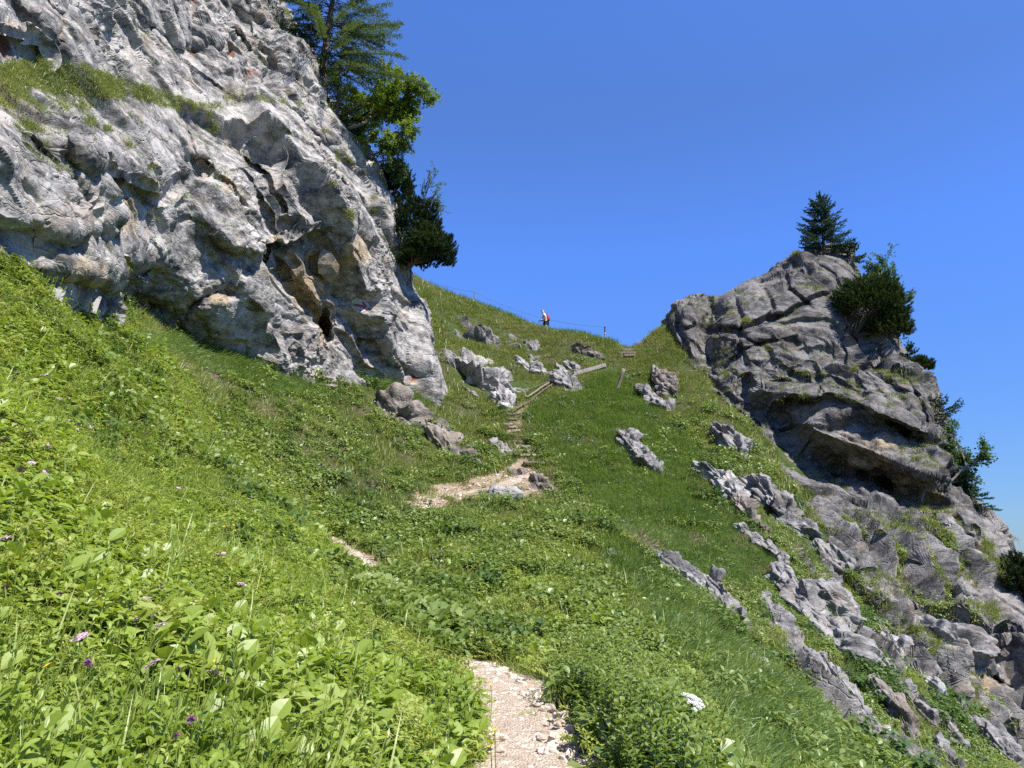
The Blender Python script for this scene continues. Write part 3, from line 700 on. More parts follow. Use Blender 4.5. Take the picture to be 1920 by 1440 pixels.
OUT = [
 ('boulder','big dark grey boulder half sunk in the grass below the left cliff',(450,592),(548,688),84,{'hf':.6}),
 ('boulder','small angular grey boulder in the grass at the mouth of the cave',(345,600),(402,640),44,{'hf':.6}),
 ('rock_outcrop','brown grey knobbly outcrop just under the tip of the cliff',(690,735),(785,800),66,{'hf':.5}),
 ('rock_outcrop','long crumbling outcrop running down below the knobbly brown one',(775,785),(885,872),56,{'hf':.35}),
 ('rock_outcrop','small brownish outcrop in the grass beside the dry tufts under the cliff',(585,690),(632,722),34,{}),
 ('stone','pale flat stone lying alone in the meadow',(572,874),(622,888),15,{}),
 ('rock_outcrop','large bright white outcrop in the middle of the saddle slope',(838,662),(988,738),94,{'hf':.38,'rough':1.3}),
 ('rock_outcrop','narrow white outcrop hanging under the large bright one',(925,712),(965,768),40,{'hf':.5}),
 ('rock_outcrop','sloping grey slab near the top of the grassy ridge',(862,587),(945,655),46,{'hf':.2,'rough':1.5}),
 ('rock_outcrop','broken grey patch of rock beside the sloping ridge slab',(838,598),(872,645),36,{'hf':.35}),
 ('rock_outcrop','thin pale rock rib right under the hiker',(968,630),(1008,668),26,{'hf':.5}),
 ('rock_outcrop','white rock step below the thin rib under the hiker',(985,672),(1025,706),40,{'hf':.5}),
 ('rock_outcrop','dark brown broken ledge below the tall wire post',(1066,652),(1138,676),30,{'hf':.22,'rough':1.6}),
 ('boulder','white and dark pitted boulder at the lower end of the grey plank',(1042,708),(1096,736),44,{'hf':.6}),
 ('stone','upright pale stone above the plank, nearer the hiker',(1048,684),(1060,702),15,{'hf':.7}),
 ('stone','upright pale stone above the plank, nearer the steps in the saddle',(1066,682),(1082,702),18,{'hf':.7}),
 ('stone','small grey two part stone left of the log steps',(922,828),(956,856),20,{'hf':.5}),
 ('stone','flat pale stone lying on the bare earth patch',(912,931),(976,941),24,{'hf':.5}),
 ('rock_outcrop','tan rock edge along the right side of the bare earth',(1000,895),(1064,936),26,{'hf':.4}),
 ('rock_outcrop','rounded grey tan rock at the foot of the log steps',(968,888),(1030,918),40,{'hf':.4}),
 ('rock_outcrop','grey crumbly outcrop above the bare earth patch',(862,848),(915,880),22,{'hf':.4}),
 ('boulder','light grey boulder standing up in the grass between saddle and crag',(1228,702),(1270,748),36,{'hf':.6}),
 ('rock_outcrop','flat grey slab just below the boulder between saddle and crag',(1195,732),(1262,772),38,{'hf':.4}),
 ('rock_slab','grey slab alone in the lush grass below the saddle',(1168,808),(1232,884),36,{'hf':.35}),
 ('rock_outcrop','grey cracked outcrop tucked below the crag foot',(1348,812),(1396,862),44,{'hf':.5}),
 ('rock_outcrop','pale ribbed outcrop in the grass, uppermost left of the slab field',(1325,885),(1400,955),40,{'hf':.4}),
 ('rock_outcrop','blocky outcrop with a dark notch beside the ribbed one',(1402,905),(1470,978),40,{'hf':.5}),
 ('rock_outcrop','low crumbled grey outcrop just under the ribbed one',(1372,935),(1425,990),32,{'hf':.35}),
 ('rock_outcrop','rounded dark outcrop under the blocky one',(1468,985),(1545,1024),34,{'hf':.45}),
 ('rock_slab','smooth dark slab at the upper end of the long rock line',(1148,984),(1245,1060),36,{'hf':.22,'rough':.5}),
 ('rock_slab','pale slab next down the long rock line from the dark one',(1242,1050),(1315,1106),30,{'hf':.3}),
 ('rock_slab','thick block with a dark underside in the long rock line',(1312,1082),(1364,1132),36,{'hf':.5}),
 ('rock_slab','last grey slab at the lower end of the long rock line',(1338,1124),(1408,1194),36,{'hf':.35}),
 ('rock_outcrop','weathered brown rock in the grass below the dark slab',(1134,1084),(1198,1148),30,{'hf':.4}),
 ('rock_slab','pale curved slab rising out of the bright grass edge',(1368,1198),(1456,1288),32,{'hf':.4}),
 ('rock_slab','big rugged slab with a shaded side in the middle of the slab field',(1466,1104),(1582,1218),66,{'hf':.5}),
 ('rock_slab','narrow slab that continues the big rugged one downhill',(1572,1170),(1632,1248),30,{'hf':.45}),
 ('rock_slab','long smooth grey slab, the longest of the slab field',(1436,1130),(1586,1345),52,{'hf':.28,'rough':.6}),
 ('rock_slab','thin broken slab along the right edge of the longest slab',(1530,1230),(1624,1345),26,{'hf':.4}),
 ('rock_slab','leaning grey slab behind the big rugged one',(1500,1088),(1604,1176),38,{'hf':.3}),
 ('rock_outcrop','small split rock in yellow flowers above the slab field',(1412,1008),(1472,1062),24,{'hf':.4}),
 ('rock_outcrop','grey step of rock beside a dry tuft under the crag flank',(1538,1036),(1574,1084),28,{'hf':.45}),
 ('rock_outcrop','broad triangular rock face under the crag flank',(1578,1066),(1646,1114),46,{'hf':.4}),
 ('rock_outcrop','small pale rock just under the triangular face',(1600,1112),(1640,1146),26,{'hf':.4}),
 ('stone','bright whitish stone lying in the bushes of the slab field',(1630,1158),(1656,1194),18,{'hf':.6}),
 ('rock_slab','grey slab starting right under the bright whitish stone',(1648,1188),(1745,1296),44,{'hf':.4}),
 ('rock_slab','rough slab with a dark hole along the crag flank',(1708,1178),(1815,1285),56,{'hf':.5}),
 ('rock_slab','slim slab between bushes in the lower slab field',(1668,1268),(1756,1366),32,{'hf':.35}),
 ('rock_slab','pointed slab standing out above a dark gap near the bottom edge',(1638,1300),(1722,1405),40,{'hf':.45}),
 ('rock_slab','short slab close to the edge of the bright grass',(1606,1326),(1654,1390),26,{'hf':.4}),
 ('rock_slab','small grey slab right of the pointed one',(1748,1328),(1802,1404),30,{'hf':.4}),
 ('rock_slab','whitish slab cut off by the bottom edge of the view',(1655,1388),(1725,1448),34,{'hf':.4}),
 ('rock_slab','wide grey slab low down against the cliff corner',(1798,1345),(1892,1436),46,{'hf':.4}),
 ('rock_slab','grey slab at the bottom edge between the whitish and the wide one',(1755,1396),(1800,1456),30,{'hf':.4}),
 ('stone','little white stone in the grass above the long rock line',(1380,992),(1397,1003),13,{'hf':.6}),
]
m_rockW = rockmat('pale_limestone', light=(.34, .325, .31), midc=(.22, .212, .205), dark=(.085, .08, .078))
m_rockB = rockmat('earthy_limestone', light=(.235, .205, .175), midc=(.155, .135, .112), dark=(.065, .057, .05))
for i, (nm, lb, A, B, w, kw) in enumerate(OUT):
    mt = m_rockW if any(t in lb for t in ('white', 'bright', 'pale')) else m_rockB if any(t in lb for t in ('brown', 'tan', 'crumbl')) else m_rockS
    ground_rock(nm, lb, A, B, w, 100+i*7, mat=mt, cat='slab' if 'slab' in nm else 'stone' if nm == 'stone' else 'boulder' if nm == 'boulder' else 'outcrop', **kw)
# ---------------------------------------------------------------- ground cover
def strip_leaf(mb, base, d, up, L, wprof, curve=.3, fold=.25, m=0, twist=0.0):
    """leaf or blade along a curve: wprof = half widths along it; curve bends it down"""
    d = np.asarray(d, float); d = d/np.linalg.norm(d); up = np.asarray(up, float); up = up-(up@d)*d; up /= np.linalg.norm(up)+1e-9
    sde = np.cross(d, up); n = len(wprof); t = np.linspace(0, 1, n)
    c = base+np.outer(t*L, d)-np.outer(curve*L*t*t, [0, 0, 1.])+0*t[:, None]
    w = np.asarray(wprof)[:, None]
    if fold is None:
        V = np.concatenate([c-w*sde, c+w*sde]); Q = [[i, i+1, n+i+1, n+i] for i in range(n-1)]
    else:
        V = np.concatenate([c-w*sde+w*fold*up, c, c+w*sde+w*fold*up])
        Q = [[i, i+1, n+i+1, n+i] for i in range(n-1)]+[[n+i, n+i+1, 2*n+i+1, 2*n+i] for i in range(n-1)]
    mb.add(V, Q, None, m)

def unit(az, el): return np.array([math.cos(az)*math.cos(el), math.sin(az)*math.cos(el), math.sin(el)])
UP = np.array([0, 0, 1.])
def v_tuft(r, n, L, spread, w, lean=0.0, rad=.06, curve=.35):
    mb = MB()
    for _ in range(n):
        az = r.uniform(0, 6.283); el = math.pi/2-abs(r.normal(0, spread))
        d = unit(az, el)+np.array([lean, 0, 0])*r.uniform(.4, 1.3); l = L*r.uniform(.55, 1.15)
        b = np.array([r.normal(0, rad), r.normal(0, rad), -.03])
        strip_leaf(mb, b, d, unit(r.uniform(0, 6.28), .2), l, np.array([1, .9, .6, .05])*w*r.uniform(.7, 1.2), curve*r.uniform(.3, 1.6), None)
    return mb
OV = np.array([.1, .72, 1, .82, .08])
def v_herb(r, n, ll, wd, h, rad=.09, stem=True):
    mb = MB()
    for _ in range(n):
        az = r.uniform(0, 6.283); rr = rad*math.sqrt(r.uniform(0, 1)); z = h*r.uniform(.25, 1.0)
        b = np.array([math.cos(az)*rr, math.sin(az)*rr, z])
        l = ll*r.uniform(.6, 1.25); a2 = az+r.normal(0, .8)
        strip_leaf(mb, b, unit(a2, r.normal(.25, .4)), UP+r.normal(0, .3, 3), l, OV*wd*l*r.uniform(.8, 1.2), r.uniform(.1, .5), .22)
        if stem and r.random() < .35:
            strip_leaf(mb, np.array([b[0]*.3, b[1]*.3, -.02]), b-np.array([b[0]*.3, b[1]*.3, -.02]), unit(az+1.5, 0), np.linalg.norm(b-np.array([b[0]*.3, b[1]*.3, -.02])), np.full(2, .0022), 0, None)
    return mb
def v_trifol(r, n, ll, h, rad=.12):
    mb = MB()
    for _ in range(n):
        az = r.uniform(0, 6.283); rr = rad*math.sqrt(r.uniform(0, 1)); b = np.array([math.cos(az)*rr, math.sin(az)*rr, h*r.uniform(.3, 1)])
        a0 = r.uniform(0, 6.28); tl = r.normal(0, .35)
        for k in range(3):
            l = ll*r.uniform(.8, 1.2); strip_leaf(mb, b, unit(a0+k*2.1-2.1, .15+tl), UP, l, np.array([.08, .8, 1, .55, .05])*l*.36, .35, .2)
    return mb
def v_fern(r, n, h, rad=.1):
    mb = MB()
    for _ in range(n):
        az = r.uniform(0, 6.28); L = h*r.uniform(.7, 1.2); d0 = unit(az, r.uniform(.5, 1.2))
        for t in np.linspace(.3, 1, 8):
            b = d0*L*t-np.array([0, 0, .25*L*t*t]); s = np.cross(d0, UP); s /= np.linalg.norm(s)
            for sg in (-1, 1):
                dd = s*sg+d0*.5; l = L*.36*(1.15-t)*r.uniform(.8, 1.2)
                for u in (.35, .7, 1.):
                    strip_leaf(mb, b+dd*l*u, dd+r.normal(0, .4, 3), UP+r.normal(0, .3, 3), .03, np.array([.2, 1, .15])*.007, .2, None)
                strip_leaf(mb, b, dd, UP, l, np.full(2, .0015), .1, None)
        strip_leaf(mb, np.zeros(3), d0, unit(az+1.5, 0), L, np.full(4, .0022), .25, None)
    return mb
def v_dock(r, n, L, wd):
    mb = MB()
    for k in range(n):
        az = k*2.4+r.normal(0, .3); l = L*r.uniform(.6, 1.1); w = np.array([.03, .35, .8, 1, .97, .85, .6, .3, .04])*wd*l
        w = w*(1+.10*np.sin(np.arange(9)*2.6+r.uniform(0, 6)))
        strip_leaf(mb, unit(az, .3)*.03, unit(az, r.uniform(.35, 1.0)), UP, l, w, r.uniform(.35, .7), .28)
    return mb
def v_lance(r, h, ll, wd, n=9):
    mb = MB(); lean = r.normal(0, .12, 2)
    for k in range(n):
        t = (k+1)/n; z = h*t; a0 = k*1.57+r.normal(0, .2)
        for s in (0, math.pi):
            l = ll*(1.1-.55*abs(t-.5))*r.uniform(.8, 1.2)
            strip_leaf(mb, np.array([lean[0]*z, lean[1]*z, z]), unit(a0+s, .35+.5*t), UP, l, OV*wd*l, .35, .3)
    strip_leaf(mb, np.array([0, 0, -.04]), np.array([lean[0], lean[1], 1]), unit(.3, 0), h, np.full(3, .004), 0, None)
    strip_leaf(mb, np.array([0, 0, -.04]), np.array([lean[0], lean[1], 1]), unit(1.9, 0), h, np.full(3, .004), 0, None)
    return mb
def v_seed(r, n, L):
    """thin flowering grass stalks"""
    mb = MB()
    for _ in range(n):
        az = r.uniform(0, 6.28); d = unit(az, math.pi/2-abs(r.normal(0, .28))); l = L*r.uniform(.6, 1.1); b = np.r_[r.normal(0, .05, 2), 0]
        strip_leaf(mb, b, d, unit(az+1.57, 0), l, np.full(4, .0015), .15, None)
        e = b+d*l-np.array([0, 0, .15*l])
        for _k in range(6):
            strip_leaf(mb, e-d*.1*r.random(), d+r.normal(0, .35, 3), UP, .035, np.array([.3, 1, .1])*.005, .1, None)
    return mb

m_gBright = leafmat('meadow_grass_blade', (.15, .21, .03), (.26, .33, .06), (.38, .43, .14), .42, .7, dry=(.46, .41, .22))
m_gGreen = leafmat('slope_grass_blade', (.095, .145, .022), (.19, .23, .048), (.31, .325, .105), .42, .45, dry=(.36, .30, .15))
m_gLush = leafmat('lush_grass_blade', (.085, .15, .030), (.145, .225, .052), (.24, .315, .10), .40, .6, spec=.45, rough=.4)
m_gDry = leafmat('dry_grass_blade', (.16, .13, .06), (.29, .235, .14), (.42, .355, .25), .25, .8)
m_hBright = leafmat('meadow_herb_leaf', (.13, .205, .022), (.255, .34, .048), (.40, .46, .13), .45, .9, spec=.55)
m_hMid = leafmat('herb_leaf', (.085, .15, .022), (.175, .24, .048), (.29, .345, .105), .38, .7, spec=.55)
m_hDark = leafmat('dark_herb_leaf', (.045, .092, .020), (.082, .14, .030), (.14, .20, .055), .34, 1.1, spec=.25)
m_hYel = leafmat('yellow_herb_leaf', (.20, .25, .035), (.31, .36, .07), (.43, .46, .16), .40, 1.0)
m_hBlue = leafmat('grey_green_leaf', (.08, .13, .06), (.13, .18, .09), (.2, .25, .14), .32, 1.0, spec=.55)

class Family:
    def __init__(s, name, mbs, mats):
        s.objs = []
        for mb in mbs:
            o = bpy.data.objects.new(name+'_source', mb.mesh(name+'_source', mats)); s.objs.append(o)   # never linked to the scene

def scatter(name, P, N, scl, fam, seed, label=None, up=.55, down=False, kind='stuff'):
    """ground cover: one object whose points carry a plant each"""
    r = np.random.default_rng(seed); n = len(P)
    z = N*(1-up)+np.array([0, 0, 1.])*up; z /= np.linalg.norm(z, axis=1)[:, None]
    if down:
        x = N*np.array([1, 1, 0]); a = r.normal(0, .7, n); x = np.stack([x[:, 0]*np.cos(a)-x[:, 1]*np.sin(a), x[:, 0]*np.sin(a)+x[:, 1]*np.cos(a), x[:, 2]], -1)+1e-4
    else:
        a = r.uniform(0, 6.283, n); x = np.stack([np.cos(a), np.sin(a), 0*a], -1)
    x = x-(x*z).sum(1)[:, None]*z; x /= np.linalg.norm(x, axis=1)[:, None]; y = np.cross(z, x)
    # XYZ euler of the matrix with columns x, y, z
    ey = np.arcsin(np.clip(-x[:, 2], -1, 1)); ex = np.arctan2(y[:, 2], z[:, 2]); ez = np.arctan2(x[:, 1], x[:, 0])
    me = mesh_np(name, P, [], attrs={'rot': ('FLOAT_VECTOR', np.stack([ex, ey, ez], -1)), 'scl': ('FLOAT', scl), 'idx': ('INT', r.integers(0, len(fam.objs), n))})
    o = link(name, me); tag(o, label, kind=kind)
    ng = bpy.data.node_groups.new(name, 'GeometryNodeTree')
    ng.interface.new_socket('Geometry', in_out='INPUT', socket_type='NodeSocketGeometry'); ng.interface.new_socket('Geometry', in_out='OUTPUT', socket_type='NodeSocketGeometry')
    gi = ng.nodes.new('NodeGroupInput'); go = ng.nodes.new('NodeGroupOutput'); ip = ng.nodes.new('GeometryNodeInstanceOnPoints'); gg = ng.nodes.new('GeometryNodeGeometryToInstance')
    for ob in fam.objs:
        oi = ng.nodes.new('GeometryNodeObjectInfo'); oi.inputs['Object'].default_value = ob; oi.inputs['As Instance'].default_value = False
        ng.links.new(oi.outputs['Geometry'], gg.inputs[0])
    def named(t, nm):
        a = ng.nodes.new('GeometryNodeInputNamedAttribute'); a.data_type = t; a.inputs['Name'].default_value = nm; return a.outputs['Attribute']
    ng.links.new(gi.outputs[0], ip.inputs['Points']); ng.links.new(gg.outputs[0], ip.inputs['Instance']); ip.inputs['Pick Instance'].default_value = True
    ng.links.new(named('INT', 'idx'), ip.inputs['Instance Index']); ng.links.new(named('FLOAT_VECTOR', 'rot'), ip.inputs['Rotation']); ng.links.new(named('FLOAT', 'scl'), ip.inputs['Scale'])
    ng.links.new(ip.outputs[0], go.inputs[0])
    md = o.modifiers.new('plants', 'NODES'); md.node_group = ng
    return o

_cb = np.array([(-30, 8.5, 0)])
DS = [(600,702),(650,708),(480,765),(512,772),(630,850),(560,805),(700,888),(760,862),(742,830),(822,872),(890,604),(822,692),(862,772),(1000,655),(1050,668),(1112,792),(1242,892),(1272,882),(1300,1012),(1422,932),(1352,902),(1382,1012),(1424,1072),(1472,1102),(1402,1192),(955,690),(845,660),(930,660),(1180,1000),(1210,1020),(1480,1030),(1530,1080),(1350,790),(1290,760),(600,800),(670,770),(720,880),(690,905),(540,760),(1100,830)]
def sample(n, r0, r1, a, seed, az=(-40, 40)):
    r = np.random.default_rng(seed); u = r.random(n)
    rad = (r0**a+u*(r1**a-r0**a))**(1/a); th_ = np.radians(r.uniform(az[0], az[1], n))
    x, y = rad*np.sin(th_), rad*np.cos(th_); z = hfield(x, y); P = np.stack([x, y, z], -1)
    px, py, f = proj(P)
    ok = (px > -260) & (px < 2180) & (py < 1900)
    # under or behind the left cliff and the crag
    DLc = np.exp(tL(np.c_[np.clip(px, -420, 850), np.clip(py, -300, 830)])); sil = np.interp(py, [q for q, _ in LSIL], [q for _, q in LSIL])
    ok &= ~((px < sil+6) & (y > DLc+np.where(py > 540, 1.3, .15)))
    ok &= ~((px < sil+4) & (py < 480) & (y > 10))
    DRc = np.exp(tR(np.c_[px, np.clip(py, 440, 1560)])); bl_ = np.interp(px, [q for q, _ in BASE], [q for _, q in BASE])
    ok &= ~((px > 1215) & (py < bl_-4) & (y > DRc+np.where(px < 1480, 1.6, .5)) & (py < bl_-4))
    ok &= ~((y > 66) | ((y > 60) & (x > 2)))
    d, _, _ = polyline_dist(x, y, PW); pn = vnoise(np.c_[x*1.7, y*1.7, 0*x], 61)
    hw = np.interp(y, [3, 8, 10.7, 11.7, 16.6, 17.4, 21, 22.6, 26.5, 27.5, 30], [.52, .52, .46, -.1, -.1, .30, .32, -.2, -.2, .3, .5]); ok &= d > hw+.16*pn
    ok &= ~((y > 17) & (y < 21.6) & (d < .52+.35*pn))
    d, _, _ = polyline_dist(x, y, SW); ok &= (d > .34+.2*pn) | (y > 44.5) | (r.random(n) < .3)
    b = inpoly(px+18*pn, py+14*pn, BARE[0]) & (f > 26) & (f < 38); ok &= ~b | (r.random(n) < .10)
    for (c, ax, ay, hl, hw_) in ROCKFOOT:
        v = P-c; u1, u2 = v@ax, v@ay
        ok &= ~((u1/(hl*.88))**2+(u2/(hw_*.84))**2 < 1)
    far_ = f > 14; wornp = np.zeros(n)
    for x_, y_ in DS: wornp = np.maximum(wornp, np.exp(-(((px-x_)/20)**2+((py-y_)/10)**2)))
    ok &= ~(far_ & (r.random(n) < .85*wornp))
    P, px, py, f = P[ok], px[ok], py[ok], f[ok]
    return P, px, py, f, gnormal(P[:, 0], P[:, 1], .3), r

LUSH = [[(985,770),(1060,735),(1150,695),(1235,770),(1310,850),(1330,890),(1270,900),(1330,960),(1430,1010),(1490,1090),(1400,1100),(1300,1080),(1150,980),(1085,930),(1030,850)],
        [(1110,1000),(1150,1000),(1240,1070),(1330,1140),(1380,1210),(1470,1300),(1560,1370),(1650,1470),(1340,1470),(1310,1300),(1230,1200),(1150,1100)],
        [(200,620),(330,628),(470,660),(560,690),(640,700),(620,740),(500,740),(380,690)], [(600,650),(690,670),(820,745),(780,760),(690,720)]]
def in_lush(px, py): return inpoly(px, py, LUSH[0]) | inpoly(px, py, LUSH[1]) | inpoly(px, py, LUSH[2]) | inpoly(px, py, LUSH[3])
def side_left(P):
    d, s, t = polyline_dist(P[:, 0], P[:, 1], PW[:9]); return s > 0

R_ = np.random.default_rng
F_bright = Family('meadow_tuft', [v_tuft(R_(i), 26, .32, .45, .0042, rad=.07) for i in range(4)]+[v_tuft(R_(5+i), 14, .52, .55, .0045, rad=.08, curve=.6) for i in range(3)]+[v_seed(R_(9), 2, .5)], [m_gBright])
F_green = Family('slope_tuft', [v_tuft(R_(20+i), 30, .30, .5, .007, rad=.12, curve=.5) for i in range(4)], [m_gGreen])
F_lush = Family('lush_tuft', [v_tuft(R_(30+i), 36, .42, .3, .006, lean=.55, rad=.14, curve=.55) for i in range(4)], [m_gLush])
F_dry = Family('dry_tuft', [v_tuft(R_(40+i), 34, .28, .7, .006, lean=.5, rad=.08, curve=.9) for i in range(3)], [m_gDry])
F_hang = Family('hanging_tuft', [v_tuft(R_(45+i), 44, .38, .8, .007, rad=.1, curve=.9) for i in range(3)], [m_gGreen])
F_herb = Family('meadow_herb', [v_herb(R_(50+i), 26, .075, .30, .20) for i in range(3)]+[v_trifol(R_(55+i), 22, .045, .2) for i in range(2)]+[v_herb(R_(57), 14, .12, .30, .2, .12)]+[v_lance(R_(58), .28, .09, .2)], [m_hBright])
F_herbm = Family('slope_herb', [v_herb(R_(60+i), 30, .08, .32, .24, .14) for i in range(3)]+[v_trifol(R_(65+i), 24, .05, .22, .14) for i in range(2)], [m_hMid])
F_herbd = Family('dark_herb', [v_herb(R_(70+i), 28, .09, .33, .28, .16) for i in range(2)]+[v_fern(R_(73), 6, .3)], [m_hDark])
F_dock = Family('broad_leaf', [v_dock(R_(80+i), 6, .22, .26) for i in range(3)], [m_hBright])
F_fern = Family('feathery_herb', [v_fern(R_(90+i), 7, .32) for i in range(3)], [m_hYel])
F_lance = Family('willow_herb', [v_lance(R_(95+i), .55, .11, .17, 11) for i in range(3)], [m_hMid])
F_blue = Family('grey_green_herb', [v_herb(R_(85+i), 22, .07, .4, .15, .15) for i in range(2)], [m_hBlue])

SLABF = [(1330,880),(1480,960),(1600,1040),(1780,1220),(1960,1400),(1960,1500),(1640,1500),(1560,1370),(1470,1290),(1380,1190),(1240,1080),(1140,980),(1200,960),(1330,1010),(1380,980)]
def go(name, S, keep, fam, seed, s0, s1, label, fscale=.010, **kw):
    P, px, py, f, N, r = S
    P, N, f = P[keep], N[keep], f[keep]
    s = r.uniform(s0, s1, len(P))*(1+fscale*f)
    s = s*(1+.45*fbm(P*.9, 2, seed+400))
    s = s*np.where(inpoly(*proj(P)[:2], SLABF) & (f > 13), .62, 1)
    return scatter(name, P, N, s, fam, seed, label, **kw)

S = sample(46000, 1.7, 27, .9, 1); P, px, py, f, N, r = S
L_ = side_left(P); pn = vnoise(P*.5, 5)
go('meadow_grass', S, (L_ | (r.random(len(P)) < .35)) & (r.random(len(P)) < .75+.3*pn), F_bright, 1, .7, 1.3, 'bright yellow green meadow grass with thin stalks on the near left slope')
S = sample(54000, 1.7, 25, .95, 2); P, px, py, f, N, r = S
L_ = side_left(P); pn = vnoise(P*.6, 7)
go('meadow_herbs', S, (L_ | (r.random(len(P)) < .12)) & ~in_lush(px, py), F_herb, 2, .45, 1.15, 'mixed small leaved meadow herbs on the near left slope')
S = sample(120000, 7, 66, 1.05, 3); P, px, py, f, N, r = S
dn = fbm(P*.35, 3, 31)
go('slope_grass', S, (~in_lush(px, py) | (r.random(len(P)) < .2)) & (dn < .30+.25*r.random(len(P))) & (~side_left(P) | (f > 14)) & (r.random(len(P)) < np.clip((f-5)/12, .3, 1)), F_green, 3, .6, 1.2, 'short dark green grass on the steep far slopes and the ridge', down=True)
S = sample(90000, 4.5, 56, 1.05, 4); P, px, py, f, N, r = S
go('lush_grass', S, in_lush(px, py), F_lush, 4, .7, 1.25, 'long combed blue green grass in the lush strips', down=True, up=.4)
S = sample(30000, 18, 62, 1.1, 5); P, px, py, f, N, r = S
dn = fbm(P*.35, 3, 31)+.5*vnoise(P*1.3, 8)
go('dry_grass', S, (dn > .14) & (~in_lush(px, py) | (r.random(len(P)) < .12)), F_dry, 5, .7, 1.3, 'straw coloured dry grass tufts on the far slopes', down=True)
S = sample(52000, 5, 44, .95, 6); P, px, py, f, N, r = S
pn = fbm(P*.45, 3, 41); L_ = side_left(P)
bowl = (~in_lush(px, py) | (r.random(len(P)) < .16)) & ~(L_ & (f < 14))
go('slope_herbs', S, bowl & (pn > -.12) & (r.random(len(P)) < np.where(f < 26, .9, .35)), F_herbm, 6, .6, 1.3, 'green leafy herbs in the hollow around the trail and among the slabs')
S = sample(14000, 3, 40, .95, 7); P, px, py, f, N, r = S
pn = fbm(P*.6, 3, 51)
go('dark_herbs', S, (pn > .22) & ~in_lush(px, py) & (~(side_left(P) & (f < 13)) | (r.random(len(P)) < .12)), F_herbd, 7, .6, 1.4, 'clumps of dark green herbs and low bushes')
S = sample(3200, 2.0, 13, .9, 8); P, px, py, f, N, r = S
go('broad_leaves', S, side_left(P) & (r.random(len(P)) < .8), F_dock, 8, .45, 1.2, 'scattered broad pale leaves in the near meadow')
S = sample(5200, 2.5, 24, .9, 9); P, px, py, f, N, r = S
pn = fbm(P*.8, 2, 55)
go('feathery_herbs', S, (pn > .05) & ~in_lush(px, py), F_fern, 9, .6, 1.2, 'yellowish feathery herbs scattered through the meadow')
S = sample(5000, 4.2, 14, 1.0, 10, az=(-4, 24)); P, px, py, f, N, r = S
reg = inpoly(px, py, [(1045,1265),(1130,1240),(1240,1290),(1330,1380),(1340,1500),(1280,1640),(1130,1640),(1085,1470),(1075,1380),(1050,1330)]) | inpoly(px, py, [(780,1230),(850,1250),(870,1330),(800,1300)])
go('willow_herbs', S, reg, F_lance, 10, .5, .95, 'knee high leafy stems crowding the right edge of the trail')
S = sample(4200, 14, 50, 1.0, 11); P, px, py, f, N, r = S
go('grey_green_herbs', S, (fbm(P*.5, 2, 58) > .12), F_blue, 11, .6, 1.2, 'grey green small leaves among the rocks')
S = sample(5200, 14, 62, 1.1, 15); P, px, py, f, N, r = S
tn = fbm(P*.6, 2, 88); go('tussocks', S, (tn > .0) & (~in_lush(px, py) | (r.random(len(P)) < .25)), F_hang, 15, .7, 1.7, 'big rounded grass tussocks on the far slopes', down=True)
# straw coloured worn spots that the photograph shows on the slopes, and long grass along the crest
r = R_(77); dx = np.concatenate([r.normal(x_, 13, 26) for x_, y_ in DS]); dy = np.concatenate([r.normal(y_, 7, 26) for x_, y_ in DS]); Pd = hit(dx, dy, 8); Pd = Pd[np.isfinite(Pd[:, 0])]
scatter('straw_tufts', Pd, gnormal(Pd[:, 0], Pd[:, 1], .3), r.uniform(.8, 1.5, len(Pd)), F_dry, 77, 'worn straw coloured patches of tufts on the slopes', down=True)
cx = r.uniform(800, 1150, 1500); cyl = np.interp(cx, [800, 880, 950, 1020, 1090, 1147], [540, 567, 592, 620, 630, 645]); Pc = at(cx, cyl, np.interp(cx, [800, 880, 950, 1020, 1090, 1147], [60, 59, 58, 56, 54, 52])+r.normal(0, .6, 1500)); Pc[:, 2] = hfield(Pc[:, 0], Pc[:, 1])
scatter('crest_grass', Pc, np.tile([0, 0, 1.], (1500, 1)), r.uniform(.8, 1.7, 1500), F_lush, 78, 'long grass standing along the crest of the ridge')
# low bushes between the slabs
S = sample(9000, 14, 32, 1.0, 12, az=(12, 38)); P, px, py, f, N, r = S
reg = (inpoly(px, py, [(1590,1225),(1625,1215),(1690,1290),(1690,1340),(1640,1330),(1600,1290)]) | inpoly(px, py, [(1625,1140),(1660,1190),(1650,1220),(1605,1180)]) | inpoly(px, py, [(1745,1290),(1800,1310),(1830,1370),(1800,1400),(1750,1350)]) | inpoly(px, py, [(1425,1145),(1440,1165),(1425,1175)]))
go('slab_bushes', S, reg, F_herbd, 12, .9, 1.7, 'low dark bushes growing between the rock slabs')
# taller growth on the bank that hides the bend of the trail
S = sample(9000, 6, 17, 1.0, 14, az=(-16, 2)); P, px, py, f, N, r = S
d, sg, t = polyline_dist(P[:, 0], P[:, 1], PW); reg = (d < 1.5) & (P[:, 1] > 9.3) & (P[:, 1] < 14.3) & (sg > 0) & (r.random(len(P)) < 1.2-d/1.5)
go('bank_herbs', S, reg, F_herbm, 14, .9, 1.7, 'tall green herbs on the bank beside the bend of the trail')

